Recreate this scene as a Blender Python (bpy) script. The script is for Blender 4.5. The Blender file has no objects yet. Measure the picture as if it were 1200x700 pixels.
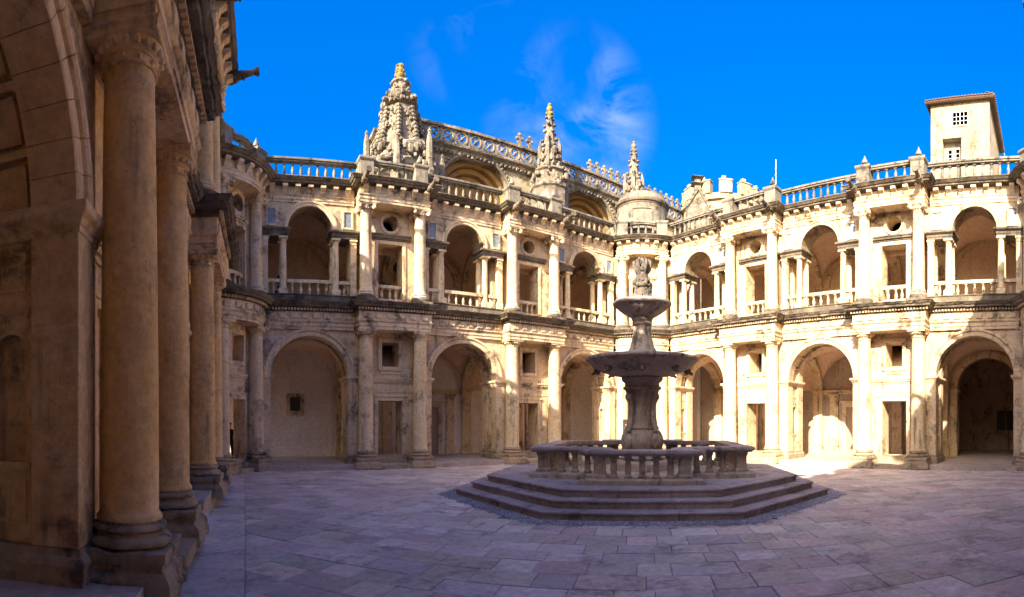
import bpy, bmesh, math, random
from mathutils import Vector, Matrix, noise
PI = math.pi
random.seed(7)
SC = bpy.context.scene
COL = SC.collection

# ------------------------------------------------------------------ camera
EYE = 1.84
F = 609.245                      # pixels per radian of the 1200 px wide panorama
XA, YH = 274.08, 493.04          # picture column of the +Y direction, row of the horizon
cam = bpy.data.cameras.new('camera')
cam.type = 'PANO'
cam.panorama_type = 'CENTRAL_CYLINDRICAL'
cam.central_cylindrical_range_u_min = -600 / F
cam.central_cylindrical_range_u_max = 600 / F
cam.central_cylindrical_range_v_min = -(700 - YH) / F
cam.central_cylindrical_range_v_max = YH / F
cam.central_cylindrical_radius = 1.0
cam.clip_start = 0.05
cam.clip_end = 3000
camo = bpy.data.objects.new('camera', cam)
camo.location = (0, 0, EYE)
camo.rotation_euler = (PI / 2, 0, -(600 - XA) / F)
COL.objects.link(camo)
SC.camera = camo

# ------------------------------------------------------------------ light
SUN_DIR = Vector((1.43, 0.571, -1.0)).normalized()       # the way the light travels
SUN_EL = math.asin(-SUN_DIR.z)
SUN_AZ = math.atan2(-SUN_DIR.x, -SUN_DIR.y)              # clockwise from +Y, towards the sun
sun = bpy.data.lights.new('sun', 'SUN')
sun.energy = 2.05
sun.angle = math.radians(0.5)
sun.color = (1.0, 0.87, 0.66)
suno = bpy.data.objects.new('sun', sun)
suno.rotation_euler = SUN_DIR.to_track_quat('-Z', 'Y').to_euler()
suno.location = (-40, -16, 40)
COL.objects.link(suno)

world = bpy.data.worlds.new('World')
SC.world = world
world.use_nodes = True
wn = world.node_tree
wn.nodes.clear()
def wnode(t, **k):
    n = wn.nodes.new(t)
    for a, b in k.items():
        setattr(n, a, b)
    return n
sky = wnode('ShaderNodeTexSky', sky_type='NISHITA', sun_disc=False, sun_elevation=SUN_EL, sun_rotation=SUN_AZ,
            altitude=300, air_density=1.0, dust_density=10.0, ozone_density=3.0)
sat = wnode('ShaderNodeHueSaturation')
sat.inputs['Saturation'].default_value = 1.9; sat.inputs['Value'].default_value = 1.27; sat.inputs['Hue'].default_value = 0.516
gam = wnode('ShaderNodeGamma')
gam.inputs['Gamma'].default_value = 0.85
wn.links.new(sky.outputs[0], gam.inputs['Color'])
wn.links.new(gam.outputs[0], sat.inputs['Color'])
# thin wind-drawn cirrus
tc = wnode('ShaderNodeTexCoord')
mp = wnode('ShaderNodeMapping')
mp.inputs['Rotation'].default_value = (0.3, 0.5, 0.5)
mp.inputs['Scale'].default_value = (3.0, 6.0, 6.5)
wn.links.new(tc.outputs['Generated'], mp.inputs['Vector'])
nz = wnode('ShaderNodeTexNoise')
nz.inputs['Scale'].default_value = 1.7
nz.inputs['Detail'].default_value = 9
nz.inputs['Roughness'].default_value = 0.62
nz.inputs['Distortion'].default_value = 0.9
wn.links.new(mp.outputs[0], nz.inputs['Vector'])
rp = wnode('ShaderNodeValToRGB')
rp.color_ramp.elements[0].position = 0.40
rp.color_ramp.elements[1].position = 0.86
wn.links.new(nz.outputs['Fac'], rp.inputs[0])
cov = wnode('ShaderNodeTexNoise')
cov.inputs['Scale'].default_value = 2.3
cov.inputs['Detail'].default_value = 2
wn.links.new(tc.outputs['Generated'], cov.inputs['Vector'])
def cirrus_dir(px, py):
    th = (px - XA) / F
    return Vector((math.sin(th), math.cos(th), (YH - py) / F)).normalized()
prev = None
for (px, py, cosr) in ((666, 152, 0.9875), (552, 46, 0.994)):
    dt = wnode('ShaderNodeVectorMath', operation='DOT_PRODUCT')
    wn.links.new(tc.outputs['Generated'], dt.inputs[0])
    dt.inputs[1].default_value = cirrus_dir(px, py)
    mr = wnode('ShaderNodeMapRange', interpolation_type='SMOOTHSTEP')
    mr.inputs['From Min'].default_value = cosr
    mr.inputs['From Max'].default_value = 1.0
    mr.inputs['To Max'].default_value = 0.6 if px == 666 else 0.25
    wn.links.new(dt.outputs['Value'], mr.inputs['Value'])
    if prev is None:
        prev = mr.outputs[0]
    else:
        ad = wnode('ShaderNodeMath', operation='MAXIMUM')
        wn.links.new(prev, ad.inputs[0]); wn.links.new(mr.outputs[0], ad.inputs[1])
        prev = ad.outputs[0]
cvr = wnode('ShaderNodeMapRange', interpolation_type='SMOOTHSTEP')
cvr.inputs['From Min'].default_value = 0.36; cvr.inputs['From Max'].default_value = 0.56
cov.inputs['Scale'].default_value = 5.0; cov.inputs['Detail'].default_value = 4; cov.inputs['Distortion'].default_value = 0.6
wn.links.new(cov.outputs['Fac'], cvr.inputs['Value'])
mu0 = wnode('ShaderNodeMath', operation='MULTIPLY')
wn.links.new(prev, mu0.inputs[0]); wn.links.new(cvr.outputs[0], mu0.inputs[1])
prev = mu0.outputs[0]
mu = wnode('ShaderNodeMath', operation='MULTIPLY')
wn.links.new(rp.outputs[0], mu.inputs[0]); wn.links.new(prev, mu.inputs[1])
mx = wnode('ShaderNodeMixRGB')
mx.inputs[2].default_value = (3.6, 3.8, 4.1, 1)
wn.links.new(mu.outputs[0], mx.inputs[0])
wn.links.new(sat.outputs[0], mx.inputs[1])
bg = wnode('ShaderNodeBackground')
bg.inputs['Strength'].default_value = 0.05
wn.links.new(mx.outputs[0], bg.inputs['Color'])
wo = wnode('ShaderNodeOutputWorld')
wn.links.new(bg.outputs[0], wo.inputs['Surface'])

SC.view_settings.view_transform = 'Standard'
SC.view_settings.look = 'None'
SC.view_settings.exposure = 3.05
SC.view_settings.gamma = 1.0
SC.view_settings.use_curve_mapping = False
SC.cycles.max_bounces = 8
SC.cycles.diffuse_bounces = 6
SC.cycles.glossy_bounces = 2
SC.cycles.use_denoising = True
SC.cycles.caustics_reflective = False
SC.cycles.caustics_refractive = False

# ------------------------------------------------------------------ materials
MATS = {}
def _mat(name):
    m = bpy.data.materials.new(name)
    m.use_nodes = True
    nt = m.node_tree
    return m, nt, nt.nodes['Principled BSDF']

def stone(name, c1, c2, stain=(0.07, 0.06, 0.05), stain_amt=0.35, streak=0.3, pale=None, pale_amt=0.3,
          joints=0.0, bump=0.25, rough=0.88, scale=1.0, jw=1.15, jh=0.56, island=0.0, moss=0.0):
    m, nt, bs = _mat(name)
    N = nt.nodes; Lk = nt.links.new
    geo = N.new('ShaderNodeNewGeometry')
    pos = geo.outputs['Position']
    def noise_(sc, det=6, rough_=0.6, vec=pos, dist=0.0):
        n = N.new('ShaderNodeTexNoise')
        n.inputs['Scale'].default_value = sc * scale
        n.inputs['Detail'].default_value = det
        n.inputs['Roughness'].default_value = rough_
        n.inputs['Distortion'].default_value = dist
        Lk(vec, n.inputs['Vector'])
        return n.outputs['Fac']
    def ramp(fac, a, b):
        r = N.new('ShaderNodeMapRange'); r.interpolation_type = 'SMOOTHSTEP'
        r.inputs['From Min'].default_value = a; r.inputs['From Max'].default_value = b
        Lk(fac, r.inputs['Value'])
        return r.outputs[0]
    def math_(op, a, b):
        n = N.new('ShaderNodeMath'); n.operation = op
        for i, x in enumerate((a, b)):
            if isinstance(x, (int, float)): n.inputs[i].default_value = x
            else: Lk(x, n.inputs[i])
        return n.outputs[0]
    def mix(fac, a, b, mode='MIX'):
        n = N.new('ShaderNodeMixRGB'); n.blend_type = mode
        if isinstance(fac, (int, float)): n.inputs[0].default_value = fac
        else: Lk(fac, n.inputs[0])
        for i, x in ((1, a), (2, b)):
            if isinstance(x, tuple): n.inputs[i].default_value = (*x, 1)
            else: Lk(x, n.inputs[i])
        return n.outputs[0]
    big = noise_(0.55, 5, 0.65)
    col = mix(ramp(big, 0.36, 0.66), c1, c2)
    if pale:
        col = mix(math_('MULTIPLY', ramp(noise_(1.7, 6, 0.7, dist=0.4), 0.5, 0.66), pale_amt), col, pale)
    if island:
        oi = N.new('ShaderNodeObjectInfo')
        rnd = math_('FRACT', math_('ADD', geo.outputs['Random Per Island'], oi.outputs['Random']), 0)
        hs = N.new('ShaderNodeHueSaturation')
        Lk(math_('ADD', math_('MULTIPLY', rnd, island), 1 - island / 2), hs.inputs['Value'])
        rn2 = math_('FRACT', math_('MULTIPLY', rnd, 7.31), 0)
        Lk(math_('ADD', math_('MULTIPLY', rn2, 0.5), 0.75), hs.inputs['Saturation'])
        Lk(math_('ADD', math_('MULTIPLY', math_('FRACT', math_('MULTIPLY', rnd, 17.7), 0), 0.06), 0.47), hs.inputs['Hue'])
        Lk(col, hs.inputs['Color'])
        col = hs.outputs[0]
    fine = noise_(9.0, 8, 0.75)
    col = mix(0.55, col, mix(ramp(fine, 0.3, 0.7), (0.62, 0.60, 0.58), (1.25, 1.25, 1.25)), 'MULTIPLY')
    if stain_amt:
        st = math_('MULTIPLY', ramp(noise_(1.3, 10, 0.70), 0.50, 0.64), ramp(noise_(6.0, 9, 0.78), 0.36, 0.56))
        col = mix(math_('MULTIPLY', st, stain_amt), col, stain)
    if streak:
        mp_ = N.new('ShaderNodeMapping')
        mp_.inputs['Scale'].default_value = (5.0, 5.0, 0.45)
        Lk(pos, mp_.inputs['Vector'])
        sk = math_('MULTIPLY', ramp(noise_(1.0, 6, 0.65, vec=mp_.outputs[0]), 0.52, 0.66), ramp(noise_(0.9, 4), 0.44, 0.58))
        col = mix(math_('MULTIPLY', sk, streak), col, stain)
    if moss:
        ms = math_('MULTIPLY', ramp(noise_(2.3, 7, 0.7, dist=0.3), 0.56, 0.68), moss)
        col = mix(ms, col, (0.42, 0.27, 0.06))
    h = math_('MULTIPLY', noise_(16, 8, 0.7), 0.5)
    h = math_('ADD', h, math_('MULTIPLY', noise_(3.0, 5, 0.6), 0.9))
    vo = N.new('ShaderNodeTexVoronoi'); vo.inputs['Scale'].default_value = 22 * scale
    Lk(pos, vo.inputs['Vector'])
    pit = math_('MULTIPLY', ramp(vo.outputs['Distance'], 0.22, 0.05), ramp(noise_(4.0, 3), 0.5, 0.62))
    h = math_('SUBTRACT', h, math_('MULTIPLY', pit, 0.8))
    col = mix(math_('MULTIPLY', pit, 0.75), col, stain)
    if joints:
        sx = N.new('ShaderNodeSeparateXYZ'); Lk(pos, sx.inputs[0])
        cx = N.new('ShaderNodeCombineXYZ')
        Lk(math_('ADD', sx.outputs[0], sx.outputs[1]), cx.inputs[0]); Lk(sx.outputs[2], cx.inputs[1])
        br = N.new('ShaderNodeTexBrick')
        br.inputs['Scale'].default_value = 1.0
        br.inputs['Brick Width'].default_value = jw; br.inputs['Row Height'].default_value = jh
        br.inputs['Mortar Size'].default_value = 0.006; br.inputs['Mortar Smooth'].default_value = 0.3
        br.inputs['Color1'].default_value = (0.86, 0.86, 0.86, 1); br.inputs['Color2'].default_value = (1.1, 1.08, 1.05, 1)
        br.inputs['Mortar'].default_value = (0.45, 0.42, 0.4, 1)
        Lk(cx.outputs[0], br.inputs['Vector'])
        col = mix(joints, col, br.outputs['Color'], 'MULTIPLY')
        h = math_('SUBTRACT', h, math_('MULTIPLY', br.outputs['Fac'], joints * 0.6))
    bp = N.new('ShaderNodeBump')
    bp.inputs['Strength'].default_value = bump
    bp.inputs['Distance'].default_value = 0.03
    Lk(h, bp.inputs['Height'])
    Lk(bp.outputs[0], bs.inputs['Normal'])
    Lk(col, bs.inputs['Base Color'])
    bs.inputs['Roughness'].default_value = rough
    bs.inputs['Specular IOR Level'].default_value = 0.25
    MATS[name] = m
    return m

def plain(name, c, rough=0.7, metal=0.0):
    m, nt, bs = _mat(name)
    n = nt.nodes.new('ShaderNodeTexNoise'); n.inputs['Scale'].default_value = 14; n.inputs['Detail'].default_value = 5
    g = nt.nodes.new('ShaderNodeNewGeometry'); nt.links.new(g.outputs['Position'], n.inputs['Vector'])
    r = nt.nodes.new('ShaderNodeMixRGB'); r.inputs[1].default_value = (*[x * 0.8 for x in c], 1); r.inputs[2].default_value = (*[min(1, x * 1.15) for x in c], 1)
    nt.links.new(n.outputs['Fac'], r.inputs[0]); nt.links.new(r.outputs[0], bs.inputs['Base Color'])
    bs.inputs['Roughness'].default_value = rough; bs.inputs['Metallic'].default_value = metal
    MATS[name] = m
    return m

stone('ashlar', (0.66, 0.52, 0.35), (0.58, 0.42, 0.26), stain=(0.055, 0.044, 0.036), pale=(0.70, 0.60, 0.47), pale_amt=0.55, joints=0.42, stain_amt=0.8, streak=0.72)
stone('lifted_ashlar', (0.76, 0.55, 0.30), (0.68, 0.46, 0.23), stain=(0.07, 0.052, 0.04), pale=(0.76, 0.62, 0.43), pale_amt=0.5, joints=0.25, stain_amt=0.7, streak=0.55, jw=1.6, jh=0.9)  # warmer ashlar copy, lightened to make up for the wing's shade
stone('lifted_moulding', (0.76, 0.56, 0.32), (0.69, 0.48, 0.26), stain=(0.06, 0.046, 0.037), pale=(0.76, 0.63, 0.45), pale_amt=0.45, stain_amt=0.72, streak=0.55)  # moulding copy, lightened likewise for the shaded wing
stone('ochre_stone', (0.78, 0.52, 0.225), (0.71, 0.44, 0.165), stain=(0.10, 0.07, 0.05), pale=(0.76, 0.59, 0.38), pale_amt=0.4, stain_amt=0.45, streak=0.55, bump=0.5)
stone('column_stone', (0.70, 0.56, 0.37), (0.63, 0.47, 0.28), stain=(0.08, 0.062, 0.05), pale=(0.72, 0.62, 0.47), pale_amt=0.45, stain_amt=0.6, streak=0.7, bump=0.45)
stone('moulding', (0.67, 0.53, 0.36), (0.59, 0.44, 0.28), stain=(0.05, 0.04, 0.034), pale=(0.70, 0.615, 0.49), pale_amt=0.5, stain_amt=0.86, streak=0.7)
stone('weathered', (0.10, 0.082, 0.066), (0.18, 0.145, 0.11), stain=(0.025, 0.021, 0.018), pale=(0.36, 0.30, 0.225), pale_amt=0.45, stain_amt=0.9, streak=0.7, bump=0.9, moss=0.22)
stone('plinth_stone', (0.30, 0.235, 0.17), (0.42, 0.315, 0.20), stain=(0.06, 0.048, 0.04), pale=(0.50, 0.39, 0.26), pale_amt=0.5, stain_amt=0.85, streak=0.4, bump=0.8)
stone('bleached', (0.25, 0.22, 0.185), (0.165, 0.143, 0.12), stain=(0.03, 0.026, 0.022), pale=(0.34, 0.305, 0.26), pale_amt=0.5, stain_amt=0.9, streak=0.85, bump=0.5, moss=0.15)
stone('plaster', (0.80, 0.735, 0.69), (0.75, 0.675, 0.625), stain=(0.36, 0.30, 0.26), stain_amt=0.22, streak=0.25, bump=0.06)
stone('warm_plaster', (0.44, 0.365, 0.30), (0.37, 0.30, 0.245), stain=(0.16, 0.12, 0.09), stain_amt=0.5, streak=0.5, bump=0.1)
stone('rosy_plaster', (0.70, 0.51, 0.37), (0.63, 0.45, 0.32), stain=(0.28, 0.19, 0.13), stain_amt=0.3, streak=0.3, bump=0.08)
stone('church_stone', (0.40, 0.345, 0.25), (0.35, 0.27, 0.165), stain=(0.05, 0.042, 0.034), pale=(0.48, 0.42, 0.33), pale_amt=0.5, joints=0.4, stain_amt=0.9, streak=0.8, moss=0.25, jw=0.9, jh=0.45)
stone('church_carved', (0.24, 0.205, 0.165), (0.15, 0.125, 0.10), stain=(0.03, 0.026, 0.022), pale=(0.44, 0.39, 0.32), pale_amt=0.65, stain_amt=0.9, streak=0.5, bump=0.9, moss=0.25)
stone('church_orange', (0.40, 0.25, 0.10), (0.32, 0.185, 0.07), stain_amt=0.6, streak=0.5)
stone('gilded_lichen', (0.36, 0.25, 0.06), (0.22, 0.16, 0.06), stain_amt=0.8, streak=0.3, bump=0.6)
stone('tower_render', (0.37, 0.315, 0.235), (0.31, 0.255, 0.18), stain=(0.10, 0.078, 0.052), pale=(0.44, 0.39, 0.315), pale_amt=0.6, stain_amt=0.8, streak=0.9, joints=0.45, jw=0.8, jh=0.42)
stone('paving', (0.62, 0.525, 0.465), (0.52, 0.435, 0.39), stain=(0.22, 0.18, 0.165), pale=(0.70, 0.605, 0.54), pale_amt=0.6, stain_amt=0.78, streak=0.0, bump=0.42, rough=0.72, island=0.40)
stone('paving_bed', (0.20, 0.165, 0.165), (0.30, 0.25, 0.245), stain_amt=0.4, streak=0, bump=0.4)
stone('gravel_stone', (0.27, 0.265, 0.31), (0.34, 0.325, 0.36), stain_amt=0.3, streak=0, bump=0.6, island=0.7)
stone('fountain_stone', (0.34, 0.285, 0.255), (0.42, 0.345, 0.295), stain=(0.055, 0.045, 0.04), pale=(0.54, 0.465, 0.415), pale_amt=0.45, stain_amt=0.82, streak=0.85, bump=0.55)
stone('fountain_step', (0.40, 0.335, 0.335), (0.31, 0.255, 0.255), stain=(0.07, 0.055, 0.05), pale=(0.50, 0.425, 0.425), pale_amt=0.45, stain_amt=0.8, streak=0.0, bump=0.5)
stone('carved_dark', (0.20, 0.165, 0.14), (0.14, 0.115, 0.10), stain=(0.04, 0.034, 0.03), pale=(0.36, 0.31, 0.27), pale_amt=0.4, stain_amt=0.8, streak=0.4, bump=0.7)
stone('floor_tile', (0.50, 0.405, 0.34), (0.43, 0.345, 0.29), stain_amt=0.3, streak=0, bump=0.15)
stone('slate', (0.22, 0.27, 0.34), (0.16, 0.20, 0.27), pale=(0.45, 0.47, 0.48), pale_amt=0.5, stain_amt=0.3, streak=0.2, bump=0.1, rough=0.6)
stone('roof_tile', (0.20, 0.12, 0.075), (0.14, 0.085, 0.055), stain_amt=0.5, streak=0.2)
stone('earth', (0.20, 0.17, 0.12), (0.14, 0.13, 0.08), stain_amt=0.4, streak=0, bump=0.5)
plain('dark_pane', (0.03, 0.03, 0.035), 0.25)
plain('blue_pane', (0.08, 0.11, 0.16), 0.15)
plain('white_paint', (0.74, 0.74, 0.72), 0.5)
plain('dark_wood', (0.07, 0.045, 0.03), 0.6)
plain('door_board', (0.34, 0.26, 0.20), 0.7)
plain('panel_print', (0.10, 0.065, 0.055), 0.5)
plain('paper', (0.55, 0.52, 0.47), 0.7)
plain('steel', (0.55, 0.56, 0.58), 0.35, 0.8)
plain('black_cloth', (0.012, 0.012, 0.014), 0.9)
plain('navy_cloth', (0.014, 0.017, 0.035), 0.9)
plain('lilac_cloth', (0.55, 0.53, 0.62), 0.9)
plain('skin', (0.45, 0.27, 0.19), 0.6)
plain('hair', (0.02, 0.015, 0.012), 0.6)

# ------------------------------------------------------------------ mesh helpers
class MB:
    def __init__(s):
        s.v = []; s.f = []
    def add(s, vs, fs):
        o = len(s.v)
        s.v.extend(tuple(p) for p in vs)
        s.f.extend(tuple(i + o for i in f) for f in fs)
        return s
    def box(s, x0, x1, y0, y1, z0, z1, nx=1):
        if nx == 1:
            vs = [(x, y, z) for z in (z0, z1) for y in (y0, y1) for x in (x0, x1)]
            return s.add(vs, [(0, 2, 3, 1), (4, 5, 7, 6), (0, 1, 5, 4), (2, 6, 7, 3), (0, 4, 6, 2), (1, 3, 7, 5)])
        rings = []
        for i in range(nx + 1):
            x = x0 + (x1 - x0) * i / nx
            rings.append([(x, y0, z0), (x, y1, z0), (x, y1, z1), (x, y0, z1)])
        return s.loft(rings)
    def loft(s, rings, cap=True, close=False):
        n = len(rings[0]); vs = [p for r in rings for p in r]; fs = []
        for k in range(len(rings) - 1 + (1 if close else 0)):
            a = k * n; b = ((k + 1) % len(rings)) * n
            for i in range(n):
                j = (i + 1) % n
                fs.append((a + i, a + j, b + j, b + i))
        if cap and not close:
            fs.append(tuple(range(n))[::-1]); fs.append(tuple((len(rings) - 1) * n + i for i in range(n)))
        return s.add(vs, fs)
    def lathe(s, prof, n=24, cx=0, cy=0, ph=0, cap=True):
        return s.loft([[(cx + r * math.cos(ph + 2 * PI * i / n), cy + r * math.sin(ph + 2 * PI * i / n), z) for i in range(n)] for r, z in prof], cap)
    def rects(s, prof, x0, x1, yf, yb, ex=True, ey=True):
        """stack of rectangles: prof (offset, z); front at yf, back at yb; ex: offset the ends as well"""
        return s.loft([[(x0 - (o if ex else 0), yf - o, z), (x1 + (o if ex else 0), yf - o, z), (x1 + (o if ex else 0), yb, z), (x0 - (o if ex else 0), yb, z)] for o, z in prof])
    def sq(s, prof, cx=0, cy=0):
        return s.loft([[(cx - r, cy - r, z), (cx + r, cy - r, z), (cx + r, cy + r, z), (cx - r, cy + r, z)] for r, z in prof])
    def tube(s, pts, rad, n=8):
        pts = [Vector(p) for p in pts]
        if not isinstance(rad, (list, tuple)): rad = [rad] * len(pts)
        rings = []
        for i, p in enumerate(pts):
            d = (pts[min(i + 1, len(pts) - 1)] - pts[max(i - 1, 0)]).normalized()
            up = Vector((0, 0, 1)) if abs(d.z) < 0.9 else Vector((1, 0, 0))
            a = d.cross(up).normalized(); b = d.cross(a)
            rings.append([tuple(p + (a * math.cos(2 * PI * k / n) + b * math.sin(2 * PI * k / n)) * rad[i]) for k in range(n)])
        return s.loft(rings)
    def ball(s, c, r, n=8, m=5, sz=(1, 1, 1)):
        rings = []
        for j in range(m + 1):
            t = -PI / 2 + PI * j / m
            rr = max(math.cos(t), 0.02)
            rings.append([(c[0] + r * sz[0] * rr * math.cos(2 * PI * i / n), c[1] + r * sz[1] * rr * math.sin(2 * PI * i / n), c[2] + r * sz[2] * math.sin(t)) for i in range(n)])
        return s.loft(rings)
    def arch_wall(s, x0, x1, z0, z1, xc, a, zs, y0, y1, n=24, base=True):
        """wall y0..y1 with a round-headed opening of half width a springing at zs"""
        if base:
            if xc - a - x0 > 1e-4: s.box(x0, xc - a, y0, y1, z0, zs)
            if x1 - xc - a > 1e-4: s.box(xc + a, x1, y0, y1, z0, zs)
        pts = [(xc - a * math.cos(PI * i / n), zs + a * math.sin(PI * i / n)) for i in range(n + 1)]
        top = [(x0 + (x1 - x0) * i / n, z1) for i in range(n + 1)]
        for i in range(n + 1):                       # top points above the arch points, ends to the wall ends
            top[i] = (pts[i][0], z1)
        o = len(s.v)
        V = []
        for i in range(n + 1):
            for y in (y0, y1):
                V.append((pts[i][0], y, pts[i][1])); V.append((top[i][0], y, top[i][1]))
        Fc = []
        for i in range(n):
            p, q = 4 * i, 4 * (i + 1)
            Fc += [(p, q, q + 1, p + 1), (p + 2, p + 3, q + 3, q + 2), (p, p + 2, q + 2, q), (p + 1, q + 1, q + 3, p + 3)]
        s.add(V, Fc)
        if xc - a - x0 > 1e-4: s.box(x0, xc - a, y0, y1, zs, z1)
        if x1 - xc - a > 1e-4: s.box(xc + a, x1, y0, y1, zs, z1)
        return s
    def circle_wall(s, x0, x1, z0, z1, xc, zc, r, y0, y1, n=32):
        V = []; Fc = []
        def edge(t):
            c, d = math.cos(t), math.sin(t)
            k = min(((x1 - xc) / c if c > 0 else (x0 - xc) / c) if abs(c) > 1e-9 else 1e9,
                    ((z1 - zc) / d if d > 0 else (z0 - zc) / d) if abs(d) > 1e-9 else 1e9)
            return xc + k * c, zc + k * d
        angs = sorted(set([round(2 * PI * i / n, 6) for i in range(n)] + [round(math.atan2(zz - zc, xx - xc) % (2 * PI), 6) for xx in (x0, x1) for zz in (z0, z1)]))
        for t in angs:
            ex, ez = edge(t); ix, iz = xc + r * math.cos(t), zc + r * math.sin(t)
            for y in (y0, y1):
                V += [(ix, y, iz), (ex, y, ez)]
        m = len(angs)
        for i in range(m):
            p, q = 4 * i, 4 * ((i + 1) % m)
            Fc += [(p, q, q + 1, p + 1), (p + 2, p + 3, q + 3, q + 2), (p, p + 2, q + 2, q), (p + 1, q + 1, q + 3, p + 3)]
        return s.add(V, Fc)
    def arc_sweep(s, sec, xc, zc, t0, t1, n):
        """section [(r, y)] swept about (xc, zc) in the xz plane from angle t0 to t1"""
        return s.loft([[(xc - r * math.cos(t0 + (t1 - t0) * i / n), y, zc + r * math.sin(t0 + (t1 - t0) * i / n)) for r, y in sec] for i in range(n + 1)])
    def bend(s, fn):
        s.v = [fn(*p) for p in s.v]
        return s
    def move(s, dx=0, dy=0, dz=0):
        s.v = [(x + dx, y + dy, z + dz) for x, y, z in s.v]
        return s
    def mesh(s, name, mat, smooth=None, bevel=0, erode=0, cell=0.08, ero_scale=5.0):
        me = bpy.data.meshes.new(name)
        me.from_pydata(s.v, [], s.f)
        bm = bmesh.new(); bm.from_mesh(me)
        bmesh.ops.recalc_face_normals(bm, faces=bm.faces)
        if bevel:
            ed = [e for e in bm.edges if len(e.link_faces) == 2 and e.calc_face_angle(0) > 0.5]
            bmesh.ops.bevel(bm, geom=ed, offset=bevel, segments=1, affect='EDGES', clamp_overlap=True)
        if erode:
            for _ in range(6):
                ed = [e for e in bm.edges if e.calc_length() > cell * 1.6]
                if not ed or len(bm.verts) > 60000: break
                bmesh.ops.subdivide_edges(bm, edges=ed, cuts=1, use_grid_fill=True)
            bmesh.ops.triangulate(bm, faces=[f for f in bm.faces if len(f.verts) > 4])
            bm.normal_update()
            for v in bm.verts:
                k = noise.fractal(v.co * ero_scale + Vector((3.1, 7.7, 1.3)), 0.8, 2.0, 3)
                k2 = noise.noise(v.co * ero_scale * 0.5 + Vector((11.0, 4.0, 2.0)))
                sharp = 1.0 + 1.6 * min(1.0, v.calc_shell_factor() - 1.0)
                v.co -= v.normal * erode * (0.35 + 0.7 * k + max(0, k2) * 0.6) * sharp
        bm.to_mesh(me); bm.free()
        me.materials.append(MATS[mat])
        if smooth is not None:
            for p in me.polygons: p.use_smooth = True
            me.set_sharp_from_angle(angle=math.radians(smooth))
        return me

CACHE = {}
SWAP = {}                          # material copies swapped in for the wing being built
def link(name, data, parent=None, loc=(0, 0, 0), rot=(0, 0, 0), scale=(1, 1, 1)):
    o = bpy.data.objects.new(name, data)
    COL.objects.link(o)
    o.parent = parent
    o.location = loc; o.rotation_euler = rot; o.scale = scale
    return o
def part(key, name, mat, parent, fn, loc=(0, 0, 0), rot=(0, 0, 0), scale=(1, 1, 1), stuff=False, **kw):
    """a mesh part; the mesh is made once for each key and shared by alike parts"""
    if mat in SWAP:
        mat = SWAP[mat]; key = (key, mat) if key is not None else None
    if key is None or key not in CACHE:
        mb = MB(); fn(mb)
        me = mb.mesh(name, mat, **kw)
        if key is not None: CACHE[key] = me
    else:
        me = CACHE[key]
    o = link(name, me, parent, loc, rot, scale)
    if stuff: o['kind'] = 'stuff'
    return o
def thing(name, label, cat, loc=(0, 0, 0), rz=0, group=None, kind=None):
    o = bpy.data.objects.new(name, None); COL.objects.link(o)
    o.empty_display_size = 0.3
    o.location = loc; o.rotation_euler = (0, 0, rz)
    o['label'] = label; o['category'] = cat
    if group: o['group'] = group
    if kind: o['kind'] = kind
    return o
def structure(name, mat, fn, loc=(0, 0, 0), **kw):
    o = part(None, name, mat, None, fn, loc, **kw)
    o['kind'] = 'structure'
    return o
def at(px, py, d=None, z=None):
    """world point seen at a picture position, at horizontal distance d or on height z"""
    th = (px - XA) / F; k = (YH - py) / F
    if d is None: d = (z - EYE) / k
    return Vector((d * math.sin(th), d * math.cos(th), EYE + k * d))

W, NB = 4.2, 2.195                 # wide and narrow bay, column to column
LEN = 3 * W + 2 * NB
ARCH = [W / 2, W + NB + W / 2, 2 * (W + NB) + W / 2]
NARROW = [W + NB / 2, 2 * W + NB + NB / 2]
COLS = [W, W + NB, 2 * W + NB, 2 * W + 2 * NB]
Z2 = 6.30                          # top of the lower cornice
Z3 = 10.92                         # top of the upper cornice

# ------------------------------------------------------------------ pieces of the arcade
def rect_frame(mb, x0, x1, z0, z1, w, y0, y1, bottom=True, nx=1):
    """frame of width w round the opening x0..x1, z0..z1"""
    mb.box(x0 - w, x0, y0, y1, z0 - (w if bottom else 0), z1 + w)
    mb.box(x1, x1 + w, y0, y1, z0 - (w if bottom else 0), z1 + w)
    mb.box(x0, x1, y0, y1, z1, z1 + w, nx)
    if bottom: mb.box(x0, x1, y0, y1, z0 - w, z0, nx)

def f_shaft(z0, z1, r0, r1):
    def fn(mb):
        pr = [(r0 + 0.035, z0), (r0 + 0.035, z0 + 0.03), (r0 + 0.01, z0 + 0.06)]
        for i in range(9):
            t = i / 8
            pr.append((r0 + (r1 - r0) * t ** 1.7, z0 + 0.08 + (z1 - z0 - 0.1) * t))
        pr.append((r1, z1))
        mb.lathe(pr, 32)
    return fn
def f_plinth1(mb):
    mb.sq([(0.52, 0.0), (0.52, 0.10), (0.495, 0.125), (0.49, 0.21), (0.465, 0.25), (0.44, 0.285), (0.42, 0.30), (0.42, 0.33), (0.445, 0.345), (0.445, 0.45), (0.43, 0.47)])
def f_base1(mb):
    mb.lathe([(0.30, 0.462), (0.395, 0.465), (0.418, 0.49), (0.418, 0.525), (0.395, 0.555), (0.345, 0.565), (0.335, 0.59), (0.35, 0.605), (0.372, 0.62), (0.372, 0.645), (0.35, 0.67), (0.325, 0.675), (0.325, 0.70), (0.25, 0.702)], 36)
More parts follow.
